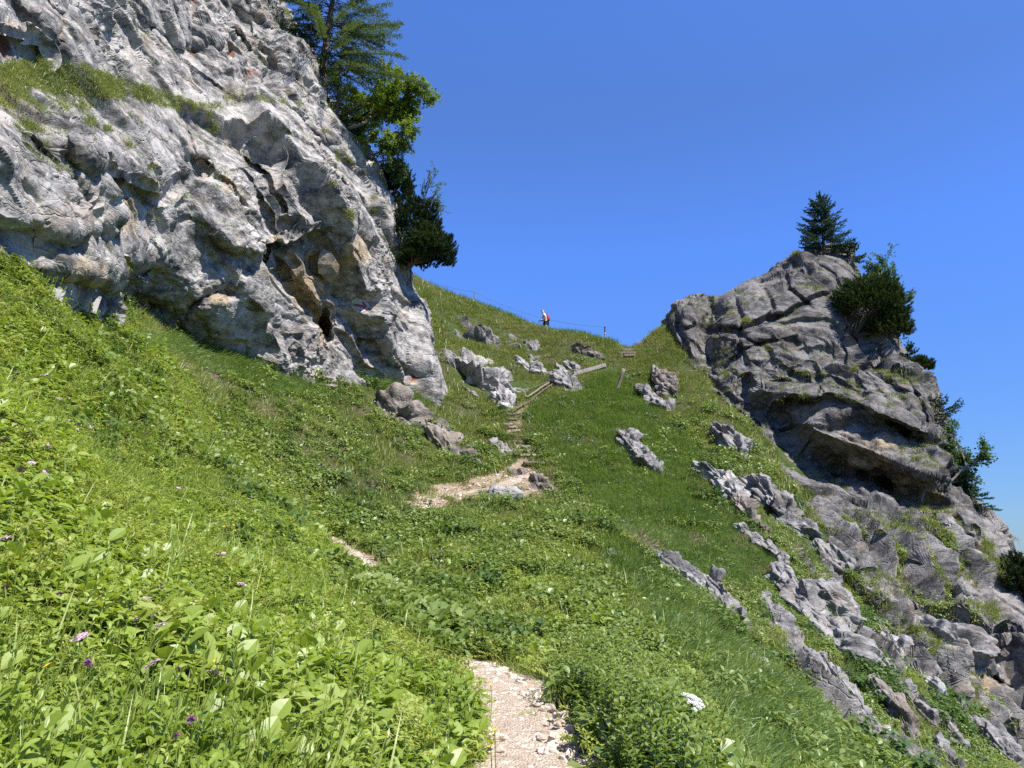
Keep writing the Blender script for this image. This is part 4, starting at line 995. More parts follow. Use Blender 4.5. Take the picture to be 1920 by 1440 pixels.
# ---------------------------------------------------------------- plants on the rock: ledge turf and hanging tufts
def rock_points(Pg, Ng, PXg, PYg, polys, dens, spots, seed, nzmin=-.1):
    r = R_(seed); nr, nc = PXg.shape; p = Pg[:nr, :nc].reshape(-1, 3); n = Ng[:nr, :nc].reshape(-1, 3); px, py, _ = proj(p)
    # true surface normal, for the flatter steps
    A = Pg[:nr, :nc]; du = np.gradient(A, axis=1); dv = np.gradient(A, axis=0); tn = np.cross(du, dv); tn /= np.linalg.norm(tn, axis=-1, keepdims=True)+1e-9
    if tn[..., 1].mean() > 0: tn = -tn
    tn = tn.reshape(-1, 3); keep = np.zeros(len(p), bool)
    for poly, k in polys:
        m = inpoly(px, py, poly); keep |= m & (r.random(len(p)) < k)
    nz = fbm(p*.45, 3, seed)
    keep |= (tn[:, 2] > .45) & (nz > .08) & (r.random(len(p)) < dens)
    for (cx, cy, rad, cnt) in spots:
        d = np.hypot(px-cx, py-cy); i = np.argsort(d+r.random(len(d))*rad*.9)[:cnt]; keep[i] = True
    return p[keep], n[keep]
nrl, ncl = PX.shape
Lp, Ln = rock_points(PL[:, :ncl], NL[:, :ncl], PX, PY, [([(0,125),(60,108),(140,118),(200,140),(290,165),(360,190),(400,200),(380,212),(300,198),(240,178),(180,182),(120,175),(60,165),(0,170)], .30), ([(-80,130),(0,125),(0,190),(-80,190)], .15),
  ([(20,165),(120,175),(190,185),(150,215),(60,215),(20,200)], .05), ([(415,165),(445,165),(470,190),(440,200),(420,190)], .16), ([(480,178),(540,185),(545,195),(490,192)], .12), ([(360,195),(420,190),(440,198),(380,210)], .15)], .02,
  [(55,235,14,26),(165,225,16,26),(200,240,10,16),(240,270,8,12),(280,312,5,10),(650,405,8,40),(640,290,14,36),(655,300,10,26),(700,370,10,40),(685,320,10,30),(625,345,8,18),(610,245,8,16),(700,395,10,36),(560,10,12,40),(575,35,10,26),(660,260,8,30),(720,385,8,30),(775,540,6,20),(775,515,6,16),(560,195,8,16),(390,215,8,16),(400,240,8,14),(540,590,10,4)], 3)
rr2 = R_(5); hang = rr2.random(len(Lp)) < .35
scatter('ledge_grass', Lp[~hang], Ln[~hang], rr2.uniform(.4, .85, (~hang).sum()), F_green, 21, 'green turf on the ledge and steps of the left cliff', up=.8)
scatter('ledge_tufts', Lp[hang], Ln[hang], rr2.uniform(.4, .85, hang.sum()), F_hang, 22, 'hanging grass tufts on the left cliff', up=.6)
nr2, nc2 = PX2.shape
keepc = slice(4, None)
Rp, Rn = rock_points(PR[keepc], NR[keepc], PX2, PY2, [([(1290,560),(1345,556),(1345,600),(1320,650),(1300,660),(1318,610)], .07), ([(1160,670),(1236,640),(1262,655),(1210,662)], .3), ([(1300,660),(1360,655),(1400,700),(1380,712),(1320,690)], .04), ([(1420,705),(1480,690),(1540,700),(1500,728),(1430,730)], .025),
   ([(1600,955),(1720,960),(1760,990),(1700,1000),(1620,980)], .08), ([(1640,690),(1720,690),(1740,720),(1680,720),(1640,700)], .12), ([(1840,1010),(1900,1050),(1900,1090),(1850,1070)], .15), ([(1840,1130),(1890,1120),(1900,1170),(1850,1160)], .15),
   ([(1500,1040),(1700,1150),(1800,1230),(1780,1240),(1620,1110),(1500,1060)], .05), ([(1590,1040),(1660,1060),(1700,1100),(1640,1090)], .05), ([(1380,1010),(1500,990),(1520,1040),(1440,1040)], .03), ([(1440,940),(1500,950),(1600,1000),(1500,985)], .06), ([(1860,1380),(1920,1340),(1920,1400),(1880,1410)], .05)], .035,
  [(1400,600,8,16),(1510,740,10,10),(1490,470,6,10),(1540,840,4,6),(1600,690,10,16),(1440,655,8,12),(1360,700,10,20),(1780,790,5,6),(1560,690,12,16)], 13)
rp_ = proj(Rp); _b = Rp@RIBC/1.6+.45*fbm((Rp-(Rp@RIBAX)[:, None]*RIBAX*.8)*.55, 3, 301)
hang = rr2.random(len(Rp)) < .4
scatter('crag_grass', Rp[~hang], Rn[~hang], rr2.uniform(.6, 1.3, (~hang).sum()), F_green, 23, 'small green tufts in the cracks of the crag', up=.7)
scatter('crag_tufts', Rp[hang], Rn[hang], rr2.uniform(.6, 1.2, hang.sum()), F_hang, 24, 'hanging grass tufts on the crag and its flank', up=.6)
# grass strips in the troughs between the ribs of the crag flank
_A = PR[4:].reshape(-1, 3); _px, _py, _f = proj(_A); _b = _A@RIBC/1.6+.45*fbm((_A-(_A@RIBAX)[:, None]*RIBAX*.8)*.55, 3, 301); _t = _b % 1
_m = inpoly(_px, _py, [(1440,930),(1520,950),(1620,975),(1760,965),(1800,1010),(1860,1080),(1880,1180),(1800,1240),(1960,1440),(1960,1500),(1700,1500),(1500,1150)]) & ((_t < .36) | (_t > .93)) & (fbm(_A*.5, 2, 311) > -.12) & (rr2.random(len(_A)) < .13)
_P = _A[_m]; print('strips', len(_P)); _h2 = rr2.random(len(_P))
scatter('flank_grass', _P[_h2 < .55], NR[4:].reshape(-1, 3)[_m][_h2 < .55], rr2.uniform(.6, 1.2, (_h2 < .55).sum()), F_green, 41, 'grass strips between the rock ribs of the crag flank', up=.7)
scatter('flank_herbs', _P[_h2 > .7], NR[4:].reshape(-1, 3)[_m][_h2 > .7], rr2.uniform(.6, 1.3, (_h2 > .7).sum()), F_herbm, 42, 'leafy herbs between the rock ribs of the crag flank', up=.7)
_h3 = (_h2 >= .55) & (_h2 <= .7)
scatter('flank_tufts', _P[_h3], NR[4:].reshape(-1, 3)[_m][_h3], rr2.uniform(.7, 1.3, _h3.sum()), F_dry, 43, 'dry tufts between the rock ribs of the crag flank', up=.5)
print('rock plants', len(Lp), len(Rp))
# ---------------------------------------------------------------- trees
m_bark = plainmat('bark', (.10, .078, .06), .9, .4, 9)
m_bark2 = plainmat('grey_bark', (.16, .14, .12), .9, .35, 9)
m_larch = leafmat('larch_needles', (.05, .095, .025), (.09, .145, .042), (.15, .205, .065), .36, .8, spec=.15, rough=.6)
m_fir = leafmat('fir_needles', (.018, .042, .022), (.032, .068, .034), (.06, .10, .048), .22, .9, spec=.15, rough=.6)
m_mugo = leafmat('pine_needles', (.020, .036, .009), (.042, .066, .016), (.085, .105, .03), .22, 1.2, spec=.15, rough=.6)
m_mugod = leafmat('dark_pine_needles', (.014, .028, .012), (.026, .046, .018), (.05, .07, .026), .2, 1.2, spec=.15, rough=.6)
m_beech = leafmat('beech_leaf', (.085, .15, .018), (.17, .25, .035), (.29, .36, .075), .48, .9, spec=.15, rough=.6)
m_whitebeam = leafmat('whitebeam_leaf', (.045, .09, .03), (.075, .14, .045), (.13, .20, .08), .38, 1.0, spec=.15, rough=.6)

def needle_set(pos, dirs, n, tw, nl, w, r, el=(.2, .9)):
    n = int(n*1.7); nl *= 1.45; w *= 1.5
    """pos, dirs (m,3): twigs; n needles on each along length tw"""
    m = len(pos); t = np.tile(np.linspace(.05, 1, n), m); p = np.repeat(pos, n, 0); d = np.repeat(dirs, n, 0)
    tl = np.repeat(tw, n) if np.ndim(tw) else tw
    b = p+d*(t*tl)[:, None]
    q = r.normal(size=b.shape); q -= (q*d).sum(1)[:, None]*d; q /= np.linalg.norm(q, axis=1)[:, None]
    e = r.uniform(*el, len(b)); nd_ = d*np.cos(e)[:, None]+q*np.sin(e)[:, None]
    s = np.cross(nd_, r.normal(size=b.shape)); s /= np.linalg.norm(s, axis=1)[:, None]+1e-9
    L = nl*r.uniform(.7, 1.2, len(b)); ww = w*r.uniform(.7, 1.3, len(b))
    V = np.stack([b-s*ww[:, None], b+s*ww[:, None], b+nd_*L[:, None]+s*(ww*.5)[:, None], b+nd_*L[:, None]-s*(ww*.5)[:, None]], 1).reshape(-1, 3)
    return V, np.arange(len(V)).reshape(-1, 4)
def norm(v): return v/(np.linalg.norm(v, axis=-1, keepdims=True)+1e-9)

def conifer(name, label, base, H, R, seed, mat, cat='tree', lean=(0, 0), nb=46, droop=.35, low=.08, bare=0.0, az=None, curveup=.15, nl=.055, nw=.011, tw=.34, bend=0.0, group=None, nn=9):
    r = R_(seed); root = empty(name, base); tag(root, label, cat, group)
    k = 9; tt = np.linspace(0, 1, k); tr = np.stack([lean[0]*H*tt+bend*H*(tt*(1-tt)), lean[1]*H*tt, H*tt], -1)
    mb = MB(); mb.tube(np.vstack([[tr[0]-[0, 0, .5]], tr]), np.r_[.035*H*.9, .028*H*(1-tt)+.006], 7); mb.build('trunk', [m_bark], root)
    br = MB(); TP = []; TD = []; TL = []
    for i in range(nb):
        t = low+(1-low)*((i+.5)/nb)**.9; a = r.uniform(0, 6.283) if az is None else r.normal(az, 1.1)
        o = np.array([np.interp(t, tt, tr[:, c]) for c in range(3)]); L = R*((1-t)**.75+.06)*r.uniform(.65, 1.2)
        hd = np.array([math.cos(a), math.sin(a), 0]); s = np.linspace(0, 1, 7)
        z = L*(.30*(t-.3)*s-droop*s*s*(1.1-t)+curveup*s**3)
        c = o+np.outer(s*L, hd)+np.outer(z, [0, 0, 1]); br.tube(c, .012*H**.5*(1-s*.85)*(1-t*.6)+.003, 4, cap=False)
        side = np.array([-hd[1], hd[0], 0]); nt_ = max(3, int(L/.13))
        for u in np.linspace(.22+bare, 1, nt_):
            p = np.array([np.interp(u, s, c[:, q]) for q in range(3)]); tl = tw*min(1, L)*(1.15-.6*u)*r.uniform(.6, 1.3)
            for sg in (-1, 1):
                TP.append(p); TD.append(hd*.75+side*sg*r.uniform(.5, 1.1)+np.array([0, 0, r.normal(-.12, .25)])); TL.append(tl)
        TP.append(c[-1]); TD.append(c[-1]-c[-2]+np.array([0, 0, .02])); TL.append(tw*.7)
    TP.append(tr[-1]); TD.append(np.array([0, 0, 1.])); TL.append(.3)
    V, Q = needle_set(np.array(TP), norm(np.array(TD)), nn, np.array(TL), nl, nw, r, (.5, 1.2))
    br.build('branches', [m_bark], root)
    nm = MB(); nm.add(V, Q); nm.build('crown', [mat], root); return root

def broadleaf(name, label, base, d0, L0, seed, mat, leaf=.075, levels=4, spread=.55, nleaf=16, cat='tree', bark=None, up=.12, squash=None, group=None, kids=4, sag=0.0):
    r = R_(seed); root = empty(name, base); tag(root, label, cat, group); tb = MB(); LP = []; LD = []
    def grow(p, d, L, rad, lv):
        s = np.linspace(0, 1, 5); d = d/np.linalg.norm(d); q = r.normal(size=3)*.18
        c = p+np.outer(s*L, d)+np.outer(s*s*L, q)+np.outer(s*s*L, [0, 0, up-sag*(levels-lv)/levels]); tb.tube(c, rad*(1-.45*s), 6 if lv > 2 else 4, cap=False)
        if lv <= 1:
            for _ in range(int(nleaf*1.6)):
                u = r.uniform(.15, 1.05); LP.append(np.array([np.interp(u, s, c[:, k]) for k in range(3)])+r.normal(0, .06, 3)); LD.append(norm(c[-1]-c[0]+r.normal(0, .6*L, 3)))
        if lv > 0:
            for k in range(kids):
                u = .22+.78*(k+r.random())/kids; pp = np.array([np.interp(u, s, c[:, j]) for j in range(3)])
                dd = norm(c[-1]-c[0])+r.normal(0, spread, 3); grow(pp, dd, L*r.uniform(.5, .8), rad*.55, lv-1)
    grow(np.zeros(3), np.array(d0, float), L0, .035*L0+.02, levels)
    tb.build('trunk', [bark or m_bark2], root)
    P = np.array(LP); D = norm(np.array(LD)+np.array([0, 0, -.1])); r2 = r
    s = norm(np.cross(D, r2.normal(size=P.shape)*.6+np.array([0, 0, 1.]))); L = 1.35*leaf*r2.uniform(.7, 1.25, len(P))[:, None]; w = L*.36
    V = np.stack([P, P+D*L*.5-s*w, P+D*L, P+D*L*.5+s*w], 1).reshape(-1, 3)
    nm = MB(); nm.add(V, np.arange(len(V)).reshape(-1, 4)); nm.build('crown', [mat], root); return root

def mugo(name, label, c, blobs, seed, mat, base, ntip=420, nl=.085, twl=.26, cat='shrub', group=None, nn=22):
    """dwarf pine: brushes of needles standing up from a low dome of branches; blobs = (offset, radii, weight)"""
    r = R_(seed); root = empty(name, base); tag(root, label, cat, group); c = np.asarray(c, float)-np.asarray(base, float)
    TP = []; TD = []; tb = MB()
    for off, rad, wgt in blobs:
        n = int(ntip*wgt*1.9); v = norm(r.normal(size=(n, 3))); v[:, 2] = np.abs(v[:, 2])*1.1-.35; v = norm(v)
        k = r.uniform(.25, 1.04, n)**.5; lump = 1+.24*vnoise(v*2.6+seed, seed)
        p = c+np.asarray(off)+v*np.asarray(rad)*(k*lump)[:, None]; TP.append(p); TD.append(norm(v*.75+np.array([0, 0, .9])+r.normal(0, .28, (n, 3))))
        for i in r.integers(0, n, 26):
            e = p[i]; m = (c+np.asarray(off))*.5+e*.3; tb.tube([np.zeros(3), m*.55, m+[0, 0, -.1], e], [.06, .045, .028, .012], 5, cap=False)
    V, Q = needle_set(np.concatenate(TP), np.concatenate(TD), nn, twl, nl, .009, r, (.35, .8))
    tb.build('trunk', [m_bark], root); nm = MB(); nm.add(V, Q); nm.build('crown', [mat], root); return root

def A3(px, py, D): return np.array(at(px, py, D), float)
# left cliff
conifer('larch', 'tall airy larch on the cliff top cut off by the upper edge of the view', A3(606, 165, 37.6), 9.5, 5.3, 1, m_larch, lean=(.10, .0), nb=190, droop=.42, low=.06, bare=.05, nl=.06, nw=.010, tw=.36, bend=-.12)
conifer('spruce', 'dark young spruce squeezed between cliff edge and larch', A3(578, 150, 37.2), 4.4, 1.5, 2, m_fir, nb=44, droop=.2, low=.05, nw=.013)
conifer('larch', 'low dense larch growing at the foot of the tall larch', A3(632, 222, 37.8), 3.8, 1.7, 3, m_larch, nb=40, droop=.25, low=.02)
broadleaf('beech_tree', 'light green broadleaf tree leaning out over the cliff edge to the sky', A3(655, 240, 38.2), (.95, .1, .22), 2.3, 4, m_beech, leaf=.095, levels=4, nleaf=17, spread=.85, up=.16, sag=.30, kids=5)
broadleaf('beech_tree', 'hanging broadleaf bough just above the dark dwarf pine', A3(676, 268, 38.6), (.95, .1, .10), 1.55, 44, m_beech, leaf=.09, levels=4, nleaf=10, spread=.6, up=.05, sag=.55)
broadleaf('beech_tree', 'leafy bush filling the gap between larch trunk and cliff edge', A3(640, 215, 38.0), (.75, .1, .45), 1.5, 45, m_beech, leaf=.09, levels=4, nleaf=12, spread=.7, up=.05, sag=.25)
broadleaf('rowan_tree', 'greyish leafy boughs hanging in front of the dark dwarf pine top', A3(705, 305, 39.2), (.8, .0, .25), 1.15, 46, m_whitebeam, leaf=.085, levels=4, nleaf=9, spread=.65, up=.05, sag=.5)
broadleaf('beech_tree', 'slender broadleaf twig reaching up right above the light green tree', A3(720, 190, 39), (.75, .1, .85), 1.3, 5, m_beech, leaf=.085, levels=3, nleaf=9, spread=.40)
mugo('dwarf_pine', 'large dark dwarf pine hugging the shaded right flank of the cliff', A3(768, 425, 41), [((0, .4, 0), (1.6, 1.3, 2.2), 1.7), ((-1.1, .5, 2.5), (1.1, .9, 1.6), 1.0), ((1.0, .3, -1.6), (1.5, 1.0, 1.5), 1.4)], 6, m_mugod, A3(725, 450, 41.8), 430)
mugo('dwarf_pine', 'olive dwarf pine lit by the sun at the lower end of the dark one', A3(800, 462, 40.6), [((0, 0, 0), (1.0, .9, 1.15), 1.7), ((-.7, .2, -.7), (.8, .8, .7), .7)], 7, m_mugo, A3(762, 505, 41.4), 230)
conifer('spruce', 'small spruce stretching a level bough into the sky below the pines', A3(770, 512, 41.6), 1.5, 2.7, 8, m_fir, nb=30, droop=.12, low=.30, az=-.1, curveup=.4)
broadleaf('rowan_tree', 'thin leafy twigs sticking out of the dark dwarf pine', A3(765, 400, 41.0), (.75, 0, .6), 1.5, 9, m_whitebeam, leaf=.08, levels=3, nleaf=8, spread=.45)
# crag
conifer('fir_tree', 'bushy dark fir standing on the summit of the crag', A3(1546, 478, 51.0), 4.4, 1.95, 11, m_fir, nb=110, droop=.14, low=.05, nw=.014, curveup=.22, tw=.40, nn=11)
conifer('fir_tree', 'little fir right behind the summit block of the crag', A3(1596, 500, 50.6), 1.9, .9, 12, m_fir, nb=36, droop=.15, low=.03, nw=.014, nn=11)
mugo('dwarf_pine', 'big round olive dwarf pine on the right shoulder of the crag', A3(1633, 575, 46.4), [((0, 0, 0), (2.0, 1.6, 1.85), 1.0), ((1.0, 0, -1.5), (1.25, 1.1, 1.2), .45)], 13, m_mugo, A3(1600, 630, 47), 900, .10, .34)
broadleaf('rowan_tree', 'airy bluish leaved tree rising behind the big dwarf pine', A3(1640, 590, 48.6), (.22, 0, 1), 1.9, 14, m_whitebeam, leaf=.10, levels=4, nleaf=9, spread=.55)
broadleaf('rowan_tree', 'airy leaved tree along the right edge of the big dwarf pine', A3(1685, 660, 48.0), (.2, 0, 1), 1.6, 15, m_whitebeam, leaf=.10, levels=4, nleaf=8, spread=.5)
conifer('fir_tree', 'young fir below the big dwarf pine on the crag edge', A3(1712, 718, 46.0), 2.4, 1.0, 16, m_fir, nb=44, droop=.2, low=.03, nw=.014, nn=11)
conifer('fir_tree', 'fir bough pointing to the sky halfway down the crag edge', A3(1752, 800, 40.8), 1.5, 1.7, 17, m_fir, nb=24, droop=.10, low=.15, az=0.0, curveup=.35)
broadleaf('whitebeam_tree', 'round leafy tree hanging on the right edge of the crag', A3(1765, 915, 39.6), (.85, .1, .45), 1.75, 18, m_whitebeam, leaf=.095, levels=4, nleaf=11, spread=.5)
conifer('fir_tree', 'dark fir boughs behind the leafy tree on the crag edge', A3(1790, 960, 40.4), 2.5, 1.7, 19, m_fir, nb=40, droop=.2, low=.1, az=.1)
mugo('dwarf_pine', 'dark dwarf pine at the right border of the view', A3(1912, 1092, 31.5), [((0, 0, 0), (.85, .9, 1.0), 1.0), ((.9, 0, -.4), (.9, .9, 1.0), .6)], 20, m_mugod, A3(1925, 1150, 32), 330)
broadleaf('dead_shrub', 'leafless grey shrub under the overhang of the crag', A3(1728, 940, 37.6), (.35, 0, 1), .95, 21, m_whitebeam, leaf=.05, levels=3, nleaf=1, spread=.45, cat='shrub')
mugo('dwarf_pine', 'small dwarf pine tuft at the crag edge under the young fir', A3(1722, 690, 45.4), [((0, 0, 0), (.7, .7, .55), 1.0)], 22, m_mugo, A3(1710, 715, 45.8), 150)
# ---------------------------------------------------------------- trail: gravel, stones, log steps, rails, fence
m_trail, nt = newmat('trail_gravel')
g_ = nd(nt, 'ShaderNodeNewGeometry'); P_ = g_.outputs['Position']
vo = nd(nt, 'ShaderNodeTexVoronoi'); vo.inputs['Scale'].default_value = 48; nt.links.new(P_, vo.inputs['Vector'])
c1 = ramp(nt, noise(nt, P_, 7, 6, .7), [(.3, (.28, .205, .14)), (.5, (.42, .33, .24)), (.72, (.55, .46, .365))])
sv = nd(nt, 'ShaderNodeSeparateColor'); nt.links.new(vo.outputs['Color'], sv.inputs[0])
c2 = mix(nt, .32, c1, ramp(nt, sv.outputs[0], [(.1, (.28, .21, .15)), (.6, (.48, .40, .31)), (1, (.62, .55, .47))]))
b = nd(nt, 'ShaderNodeBsdfPrincipled'); nt.links.new(c2, b.inputs['Base Color']); b.inputs['Roughness'].default_value = .95; b.inputs['Specular IOR Level'].default_value = .1
bp = nd(nt, 'ShaderNodeBump'); bp.inputs['Strength'].default_value = .8; bp.inputs['Distance'].default_value = .03; bp.invert = True
nt.links.new(vo.outputs['Distance'], bp.inputs['Height']); nt.links.new(bp.outputs[0], b.inputs['Normal']); out(nt, b.outputs[0])

tp = PWs; tg2 = norm(np.gradient(tp[:, :2], axis=0)); sn = np.stack([tg2[:, 1], -tg2[:, 0]], -1)
cr = np.linspace(-1, 1, 15); hwv = np.interp(tp[:, 1], [0, 8, 10.7, 11.7, 16.6, 17.4, 21, 22.6, 26.5, 27.5, 30], [.55, .54, .48, .12, .12, .30, .30, .05, .05, .3, .45])
X2 = tp[:, None, :2]+sn[:, None]*(cr[None, :, None]*hwv[:, None, None])
X2 = X2+sn[:, None]*(cr*cr*np.sign(cr))[None, :, None]*(.16*fbm(np.c_[tp[:, :2]*1.7, 0*tp[:, 0]], 3, 7))[:, None, None]
zz = hfield(X2[..., 0], X2[..., 1])+.035*(1-cr**4)[None]+.012*vnoise(np.c_[X2.reshape(-1, 2)*9, np.zeros(X2[..., 0].size)], 9).reshape(X2.shape[:2])
idx = np.arange(zz.size).reshape(zz.shape); Q = np.stack([idx[:-1, :-1], idx[:-1, 1:], idx[1:, 1:], idx[1:, :-1]], -1).reshape(-1, 4)
trail = link('trail', mesh_np('trail', np.dstack([X2, zz]).reshape(-1, 3), Q, [m_trail], smooth_=True)); tag(trail, 'pale stony footpath winding up through the meadow', kind='structure')

m_gravel = rockmat('gravel_stone', light=(.54, .46, .38), midc=(.44, .36, .28), dark=(.28, .22, .17), bump=.3, lichen=False)
def v_stone(seed, s):
    r = R_(seed); D, Qc = _CS[6]; D = D.copy()
    for _ in range(9):
        n = norm(r.normal(size=3)); t = D@n-r.uniform(.45, .8); D = D-np.maximum(t, 0)[:, None]*n
    mb = MB(); mb.add(D*s*np.array([1, .75, .5]), Qc); return mb
F_stone = Family('gravel', [v_stone(200+i, .5) for i in range(5)], [m_gravel])
rg = R_(31); n = 11000; t = rg.random(n)**1.2*.62; i = np.clip((t*199).astype(int), 0, 199)
u = rg.normal(.18, .55, n); ok = (np.abs(u) < 1.12)
x = tp[i, 0]+sn[i, 0]*u*hwv[i]+rg.normal(0, .04, n); y = tp[i, 1]+sn[i, 1]*u*hwv[i]+rg.normal(0, .04, n)
Pg = np.stack([x, y, hfield(x, y)+.03], -1)[ok & (y > 2)]
scatter('gravel', Pg, np.tile([0, 0, 1.], (len(Pg), 1)), rg.gamma(1.5, .016, len(Pg))+.009, F_stone, 32, 'loose pale gravel scattered over the footpath')
# rubble on the bare earth
n = 900; x = rg.uniform(750, 1050, n); y = rg.uniform(880, 955, n); k = inpoly(x, y, BARE[0]); Pb = hit(x[k], y[k]); Pb = Pb[np.isfinite(Pb[:, 0])]
scatter('rubble', Pb, np.tile([0, 0, 1.], (len(Pb), 1)), rg.gamma(2., .05, len(Pb))+.03, F_stone, 33, 'tan rubble on the bare earth below the log steps')
# larger stones lying along the outer edge of the path
EDGE = [(998,1300),(1012,1312),(1026,1322),(1040,1330),(1030,1342),(1046,1352),(1060,1362),(1042,1368),(1066,1380),(1052,1392),(1074,1398),(1060,1412),(1080,1420),(1040,1400),(1068,1432),(975,1288),(960,1278),(945,1270),(985,1310),(1008,1332),(925,1420),(930,1395),(918,1380),(1028,1418),(1010,1396)]
for k, (px, py) in enumerate(EDGE):
    c = hit1(px, py); s = rg.uniform(.07, .14)
    if k == 3: s = .2
    a = rg.uniform(0, 6.28); ax = np.array([math.cos(a), math.sin(a), 0]); ay = np.array([-ax[1], ax[0], 0])
    rock_block('stone', 'grey stone, largest of the stones on the right edge of the path' if k == 3 else 'pale tan stone among the loose stones edging the near path', c+[0, 0, .03], ax, ay, UP, s*1.3, s, s*.42, m_rockS if k == 3 else m_gravel, 900+k, cat='stone', group='stones along the edge of the path', res=14)
    ROCKFOOT.pop()

m_log = plainmat('weathered_wood', (.19, .155, .115), .85, .35, 7)
m_log2 = plainmat('brown_wood', (.11, .083, .06), .85, .35, 7)
m_plank = plainmat('grey_wood', (.24, .22, .195), .85, .25, 7)
def log(name, label, a, b, rad, mat, cat, lift=.06, group=None, n=8):
    a = np.asarray(a, float)+[0, 0, lift]; b = np.asarray(b, float)+[0, 0, lift]; c = (a+b)/2; s = np.linspace(0, 1, 7)
    mb = MB(); pts = (a-c)+np.outer(s, b-a)+.012*R_(int(abs(a[0]*997))).normal(size=(7, 3)); mb.tube(pts, rad*(1+.08*np.sin(s*9)), n)
    o = mb.build(name, [mat], None, True, c); return tag(o, label, cat, group)
STEPS = [('reddish brown log step, lowest of the flight above the bare earth',1005,873,-22,2,m_log2),('pale round log step, second from the bottom',986,858,-17,3,m_log),('thin log step just above the pale round one',993,849,-9,1,m_log),('log step in the grass, fourth from the bottom',985,842,-8,0,m_log),('grassy half hidden log step',972,833,-10,0,m_log2),
 ('short log step beside the white stone',972,822,-7,0,m_log),('worn tan log step in the middle of the flight',967,812,-8,-1,m_log),('small log step above the worn tan one',960,805,-6,-1,m_log),('long left reaching log step',952,800,-8,0,m_log),('dark log step near the top of the flight',960,790,-9,0,m_log2),('topmost brown log step below the wooden rails',962,780,-11,-1,m_log2)]
for lb, px, py, w, dy, mt in STEPS:
    a = hit1(px+w, py-dy); b = hit1(px-w, py+dy); b2_ = a+(b-a); c = (a+b)/2
    d = b-a; d[1] *= .25; d[2] *= .3; log('log_step', lb, c-d*.55, c+d*.55, .085, mt, 'log step', .10, 'log steps up to the saddle')
def rail(name, lb, p0, p1, rad, mat, cat, l0, l1, group=None):
    a = hit1(*p0)+[0, 0, l0]; b = hit1(*p1)+[0, 0, l1]; return log(name, lb, a, b, rad, mat, cat, 0, group)
rail('wooden_rail', 'upper long brown rail beside the steps', (988,752), (1040,716), .06, m_log, 'rail', .22, .22)
rail('wooden_rail', 'thin second rail right under the upper long one', (993,756), (1038,722), .045, m_log2, 'rail', .15, .15)
rail('wooden_rail', 'lower dark rail next to the top log step', (965,774), (1000,756), .075, m_log2, 'rail', .2, .2)
a = hit1(1076, 708)+[0, 0, .25]; b = hit1(1136, 691)+[0, 0, .25]; c = (a+b)/2; d = b-a; L = np.linalg.norm(d); ax = d/L; ay = norm(np.cross(UP, ax)); az = np.cross(ax, ay)
mb = MB(); mb.box((0, 0, 0), (L, .07, .24), np.stack([ax, ay, az], 1)); tag(mb.build('plank', [m_plank], None, False, c), 'long grey weathered plank leaning up to the boulder', 'plank')
a = hit1(1154, 734); b = A3(1170, 691, a[1]-.25); log('wooden_post', 'leaning pale wooden post in the grass right of the plank', a-[0, 0, .3], b, .10, m_log, 'post', 0)
# plank steps in the notch of the saddle
sb = hit1(1175, 668); D0 = sb[1]
for lb, x0, x1, py, dd, mt in (('topmost sunlit plank of the little bridge in the saddle notch',1157,1189,657,.9,m_plank),('second plank of the saddle notch, pale yellow',1160,1192,662.5,.3,m_log),('short plank stub at the lower side of the saddle notch',1170,1190,668,-.1,m_log)):
    a, b = A3(x0, py, D0+dd), A3(x1, py-(2 if 'stub' in lb else 0), D0+dd); c = (a+b)/2
    mb = MB(); mb.box((0, 0, 0), (np.linalg.norm(b-a), .5, .13)); o = mb.build('plank', [mt], None, False, c); tag(o, lb, 'plank', 'planks in the saddle notch')
m_steel = plainmat('galvanised_steel', (.25, .255, .26), .45, .15, 20, .6); m_rust = plainmat('rusty_steel', (.12, .085, .075), .7, .3, 20, .3); m_wht = plainmat('white_paint', (.36, .36, .36), .6, .1, 20)
m_cable = plainmat('steel_cable', (.15, .15, .16), .6, .1, 20, .3)
def post(lb, px, pyb, pyt, D, rad, mat, bands=0):
    a = A3(px, pyb+10, D); b = A3(px+.3, pyt, D); root = empty('fence_post', a); tag(root, lb, 'post', 'wire fence posts')
    mb = MB(); mb.tube([np.zeros(3), (b-a)], rad, 8); mb.build('pole', [mat], root)
    h = np.linalg.norm(b-a)
    mb = MB(); mb.tube([(b-a)*.985, (b-a)*1.012], rad*1.25, 8); mb.build('cap', [mat], root)
    for k in range(bands):
        t = .28+.13*k; mb = MB(); mb.tube([(b-a)*t, (b-a)*(t+.07)], rad*1.08, 8, cap=False); mb.build('band', [m_wht], root)
    return b
p1 = post('slim steel post high on the grassy ridge carrying the wire', 890, 566, 548, 59.3, .055, m_steel)
p2 = post('tall post with white bands at the end of the ridge wire', 1134, 645, 613, 53.6, .06, m_rust, 4)
p3 = post('short rusty post beside the saddle notch', 1147.5, 668, 645, 51.6, .06, m_rust)
def wire(name, lb, pts, rad=.012):
    pts = np.asarray(pts, float); c = pts.mean(0); mb = MB(); mb.tube(pts-c, rad, 5); tag(mb.build(name, [m_cable], None, True, c), lb, 'wire')
def sagw(a, b, sag, n=18):
    s = np.linspace(0, 1, n)[:, None]; return a+(b-a)*s-np.array([0, 0, 1.])*(4*sag*s*(1-s))
wire('wire_rope', 'thin wire from the cliff to the slim ridge post', sagw(A3(803, 526, 60.8), p1, .12))
wire('wire_rope', 'long sagging wire from the slim ridge post to the banded post', sagw(p1, p2, .62, 30))
wire('wire_rope', 'short wire dropping from the banded post to the rusty one', sagw(p2, p3, .03))
wire('wire_rope', 'pale hand line running down from the rusty post along the steps', sagw(p3-[0, 0, .15], hit1(985, 742)+[0, 0, .35], .25, 24), .014)

